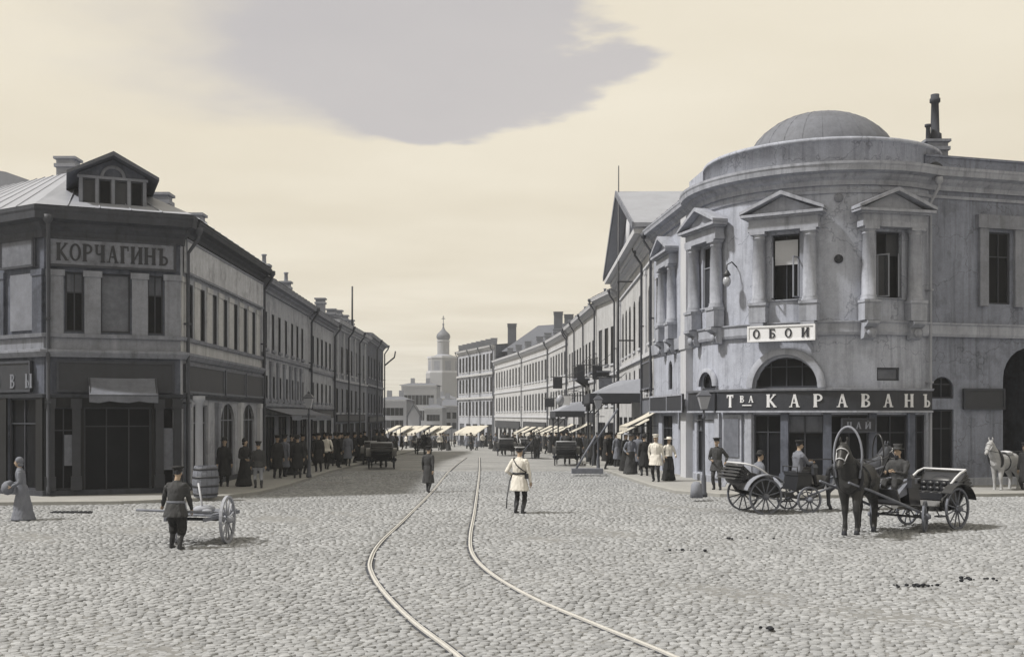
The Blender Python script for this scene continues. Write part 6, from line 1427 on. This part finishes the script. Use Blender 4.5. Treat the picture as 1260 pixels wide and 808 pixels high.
# barrel by the corner
p = at(253, 611, .12); br_ = empty('barrel', 'weathered wooden barrel standing at the corner of the dark house', 'barrel', p); M = WM[br_]
ns = 16
for k in range(ns):
    a0 = 2 * PI * k / ns; a1 = 2 * PI * (k + .93) / ns; mb = MB(); pr = [(.36, 0), (.40, .25), (.415, .5), (.40, .75), (.35, 1.0)]
    vs = [(r_ * math.cos(a), r_ * math.sin(a), z) for r_, z in pr for a in (a0, a1)] + [((r_ - .04) * math.cos(a), (r_ - .04) * math.sin(a), z) for r_, z in pr for a in (a0, a1)]
    fs = [(2 * i, 2 * i + 1, 2 * i + 3, 2 * i + 2) for i in range(4)] + [(10 + 2 * i, 12 + 2 * i, 13 + 2 * i, 11 + 2 * i) for i in range(4)] + [(2 * i, 2 * i + 2, 12 + 2 * i, 10 + 2 * i) for i in range(4)] + [(2 * i + 1, 11 + 2 * i, 13 + 2 * i, 2 * i + 3) for i in range(4)] + [(0, 10, 11, 1), (8, 9, 19, 18)]
    mb.add(vs, fs); build(mb, 'stave', WOOD, br_, M)
mb = MB()
for z, r_ in ((.1, .385), (.36, .417), (.64, .417), (.9, .385)): mb.lathe([(r_ - .02, z - .03), (r_ + .006, z - .03), (r_ + .006, z + .03), (r_ - .02, z + .03)], 24)
build(mb, 'hoop', IRON, br_, M); mb = MB(); mb.lathe([(0, .94), (.33, .94), (.33, .97), (0, .97)], 20); build(mb, 'barrel_head', WOOD, br_, M)
# cast pillar at the corner above the barrel
p = at(246, 610, .12) + Vector((-.25, .75, 0)); mb = MB(); mb.lathe([(0, 0), (.2, 0), (.2, .4), (.13, .5), (.12, 3.0), (.2, 3.1), (.2, 3.25), (0, 3.25)], 14); pi_ = build(mb, 'iron_pillar', PIPE_L, None, Matrix.Translation(p)); tag(pi_, 'pale round pillar beside the shop window behind the barrel', 'pillar')
# drain slot in the left pavement edge
p = at(88, 631); mb = MB(); mb.box(-.55, .55, -.12, .12, 0, .045)
for k in range(9): mb.box(-.5 + k * .12, -.45 + k * .12, -.09, .09, .045, .06)
dr = build(mb, 'drain_grate', IRON, None, Matrix.Translation(p)); tag(dr, 'dark iron drain grate in the cobbles before the corner house', 'drain')
# leaning boards at the foot of the entrance canopy
p = at(728, 582, .12); tr = empty('trestle', 'low wooden stand with leaning poles at the pavement edge', 'stand', (p.x, p.y, p.z)); M = WM[tr]
mb = MB(); mb.box(-.9, .5, -.3, .3, 0, .22); build(mb, 'base', WOOD, tr, M)
mb = MB(); mb.tube([(-.7, 0, .2), (.2, .1, 1.7)], .05, 6); build(mb, 'pole', WOOD, tr, M); mb = MB(); mb.tube([(.1, .1, 1.3), (1.2, .2, 2.9)], .05, 6); build(mb, 'pole', WOOD, tr, M)
# market awnings along the bend
def stall(px, py, w_, label, rz=0.2):
    d = FPX * CH / (py - 510)
    for _ in range(5): d = FPX * (CH - gz(d)) / (py - 510)
    p = Vector(((px - 630) / FPX * d, d, gz(d))); e = empty('market_stall', label, 'stall', p, rz, 'market stalls at the bend'); M = WM[e]
    mb = MB(); mb.add([(-w_, -1.3, 1.75), (w_, -1.3, 1.75), (w_, .8, 2.75), (-w_, .8, 2.75), (-w_, -1.3, 1.68), (w_, -1.3, 1.68), (w_, .8, 2.68), (-w_, .8, 2.68), (-w_, -1.34, 1.45), (w_, -1.34, 1.45)], [(0, 1, 2, 3), (4, 7, 6, 5), (0, 3, 7, 4), (1, 5, 6, 2), (2, 6, 7, 3), (0, 8, 9, 1), (4, 5, 9, 8)]); build(mb, 'cloth_roof', AWN, e, M)
    for x in (-w_ + .1, w_ - .1):
        for y, z in ((-1.2, 1.7), (.7, 2.65)): mb = MB(); mb.tube([(x, y, 0), (x, y, z)], .05, 5); build(mb, 'post', WOOD, e, M)
    mb = MB(); mb.box(-w_ + .2, w_ - .2, -.9, .3, .55, .75); mb.box(-w_ + .3, w_ - .3, -.8, .2, 0, .55); build(mb, 'counter', WOOD, e, M)
ORD = ('first', 'second', 'third', 'fourth', 'fifth', 'sixth')
for i, (x, y) in enumerate(((484, 549), (497, 548), (509, 548), (519, 549), (533, 548), (545, 548), (571, 547), (580, 548), (590, 549))): stall(x, y, .85 + .2 * (i % 2), ('%s market stall with cream cloth roof counted from the dark terrace end' % ORD[i]) if i < 6 else ('%s market stall with cream cloth roof under the three storey block' % ORD[i - 6]), R(-62) + .15 * (i % 3))
for i, (u_, w2) in enumerate(((4, 3), (8.5, 3.2), (13.5, 3.0))):
    Mx, Lx = frame(CP[2], CP[1]); zf = gz(125); awning(['cream shop awning on the middle curved house, bend end', 'cream shop awning on the middle curved house, centre', 'cream shop awning on the middle curved house, near end'][i], Mx, u_, u_ + w2, zf + 2.6, .8, 1.7)
for i, (u_, w2) in enumerate(((2, 3), (6.5, 3.2), (10.8, 3.0))):
    Mx, Lx = frame(CP[1], CP[0]); zf = gz(108); awning(['cream shop awning on the nearer curved house, bend end', 'cream shop awning on the nearer curved house, centre', 'cream shop awning on the nearer curved house, near end'][i], Mx, u_, u_ + w2, zf + 2.6, .8, 1.7)
Mx, Lx = frame((5.3, 100), (6.24, 78.55)); awning('cream shop awning beside the smaller iron canopy', Mx, 15.6, 18.6, gz(82) + 2.6, .8, 1.7); awning('cream shop awning past the smaller iron canopy', Mx, 3.5, 7, gz(92) + 2.6, .8, 1.7)
# more hanging signs, brackets and small boards that crowd the sunny side
for i, (A_, B_, u_, z_, o_, w2, h2, lab, mm) in enumerate((
    ((7.25, 72), (6.92, 51.45), 6.0, 4.6, 1.3, .8, .9, 'dark panel hung on a bracket beside the larger canopy', SIGN_D),
    ((7.25, 72), (6.92, 51.45), 2.5, 5.2, 1.6, .9, .6, 'grey panel hung on a bracket by the narrow pale house', SIGN_M),
    ((5.3, 100), (6.24, 78.55), 18.5, 6.6, 1.2, .6, 1.2, 'tall dark panel hung high on the long pale house', SIGN_D),
    ((5.3, 100), (6.24, 78.55), 7.5, 3.6, 1.6, .9, .7, 'dark panel hung low on the long pale house', SIGN_D),
    ((4.0, 115), (5.28, 100.05), 9.0, 4.4, 1.6, 1.0, .8, 'dark panel hung on the nearer curved house', SIGN_D))):
    bracket_sign(lab, frame(A_, B_)[0], u_, z_, o_, w2, h2, mm)
def balcony(M, u, z, w_, out, label):
    e = link('balcony', None, None, M @ Matrix.Translation((u, -out / 2, z))); tag(e, label, 'balcony')
    mb = MB(); mb.box(u - w_ / 2, u + w_ / 2, -out, .02, z, z + .12); build(mb, 'floor_slab', SIGN_M, e, M)
    for k in range(13): mb = MB(); x = u - w_ / 2 + .04 + (w_ - .08) * k / 12; mb.box(x - .012, x + .012, -out + .02, -out + .045, z + .12, z + 1.0); build(mb, 'baluster', IRON, e, M)
    mb = MB(); mb.box(u - w_ / 2, u + w_ / 2, -out, -out + .06, z + 1.0, z + 1.05); build(mb, 'handrail', IRON, e, M)
    for s in (-1, 1): mb = MB(); mb.prism([(0, z), (-out * .9, z), (0, z - .6)], u + s * w_ * .4 - .04, u + s * w_ * .4 + .04, 'x'); build(mb, 'bracket', IRON, e, M)
balcony(frame((6.25, 78.5), (7.2, 72.05))[0], 3.2, 5.7, 3.0, 1.0, 'iron balcony on the narrow pale house')
balcony(frame((5.3, 100), (6.24, 78.55))[0], 16, 5.5, 3.2, 1.0, 'iron balcony on the long pale house')
# wires across the gabled house front
Mx, Lx = frame((7.25, 72), (6.92, 51.45))

# ================================================================== HAZE
mb = MB(); mb.box(-420, 420, -12, 900, -3.6, 40); hz = build(mb, 'haze', [bpy.data.materials.new('haze_air')]); tag(hz, kind='stuff')
hm = hz.data.materials[0]; hm.use_nodes = True; t = hm.node_tree; t.nodes.clear(); pv = N(t, 'ShaderNodeVolumePrincipled'); pv.inputs['Density'].default_value = .00065; pv.inputs['Color'].default_value = (.84, .87, .93, 1); pv.inputs['Anisotropy'].default_value = .2
ou = N(t, 'ShaderNodeOutputMaterial'); LK(t, pv.outputs[0], ou.inputs['Volume'])
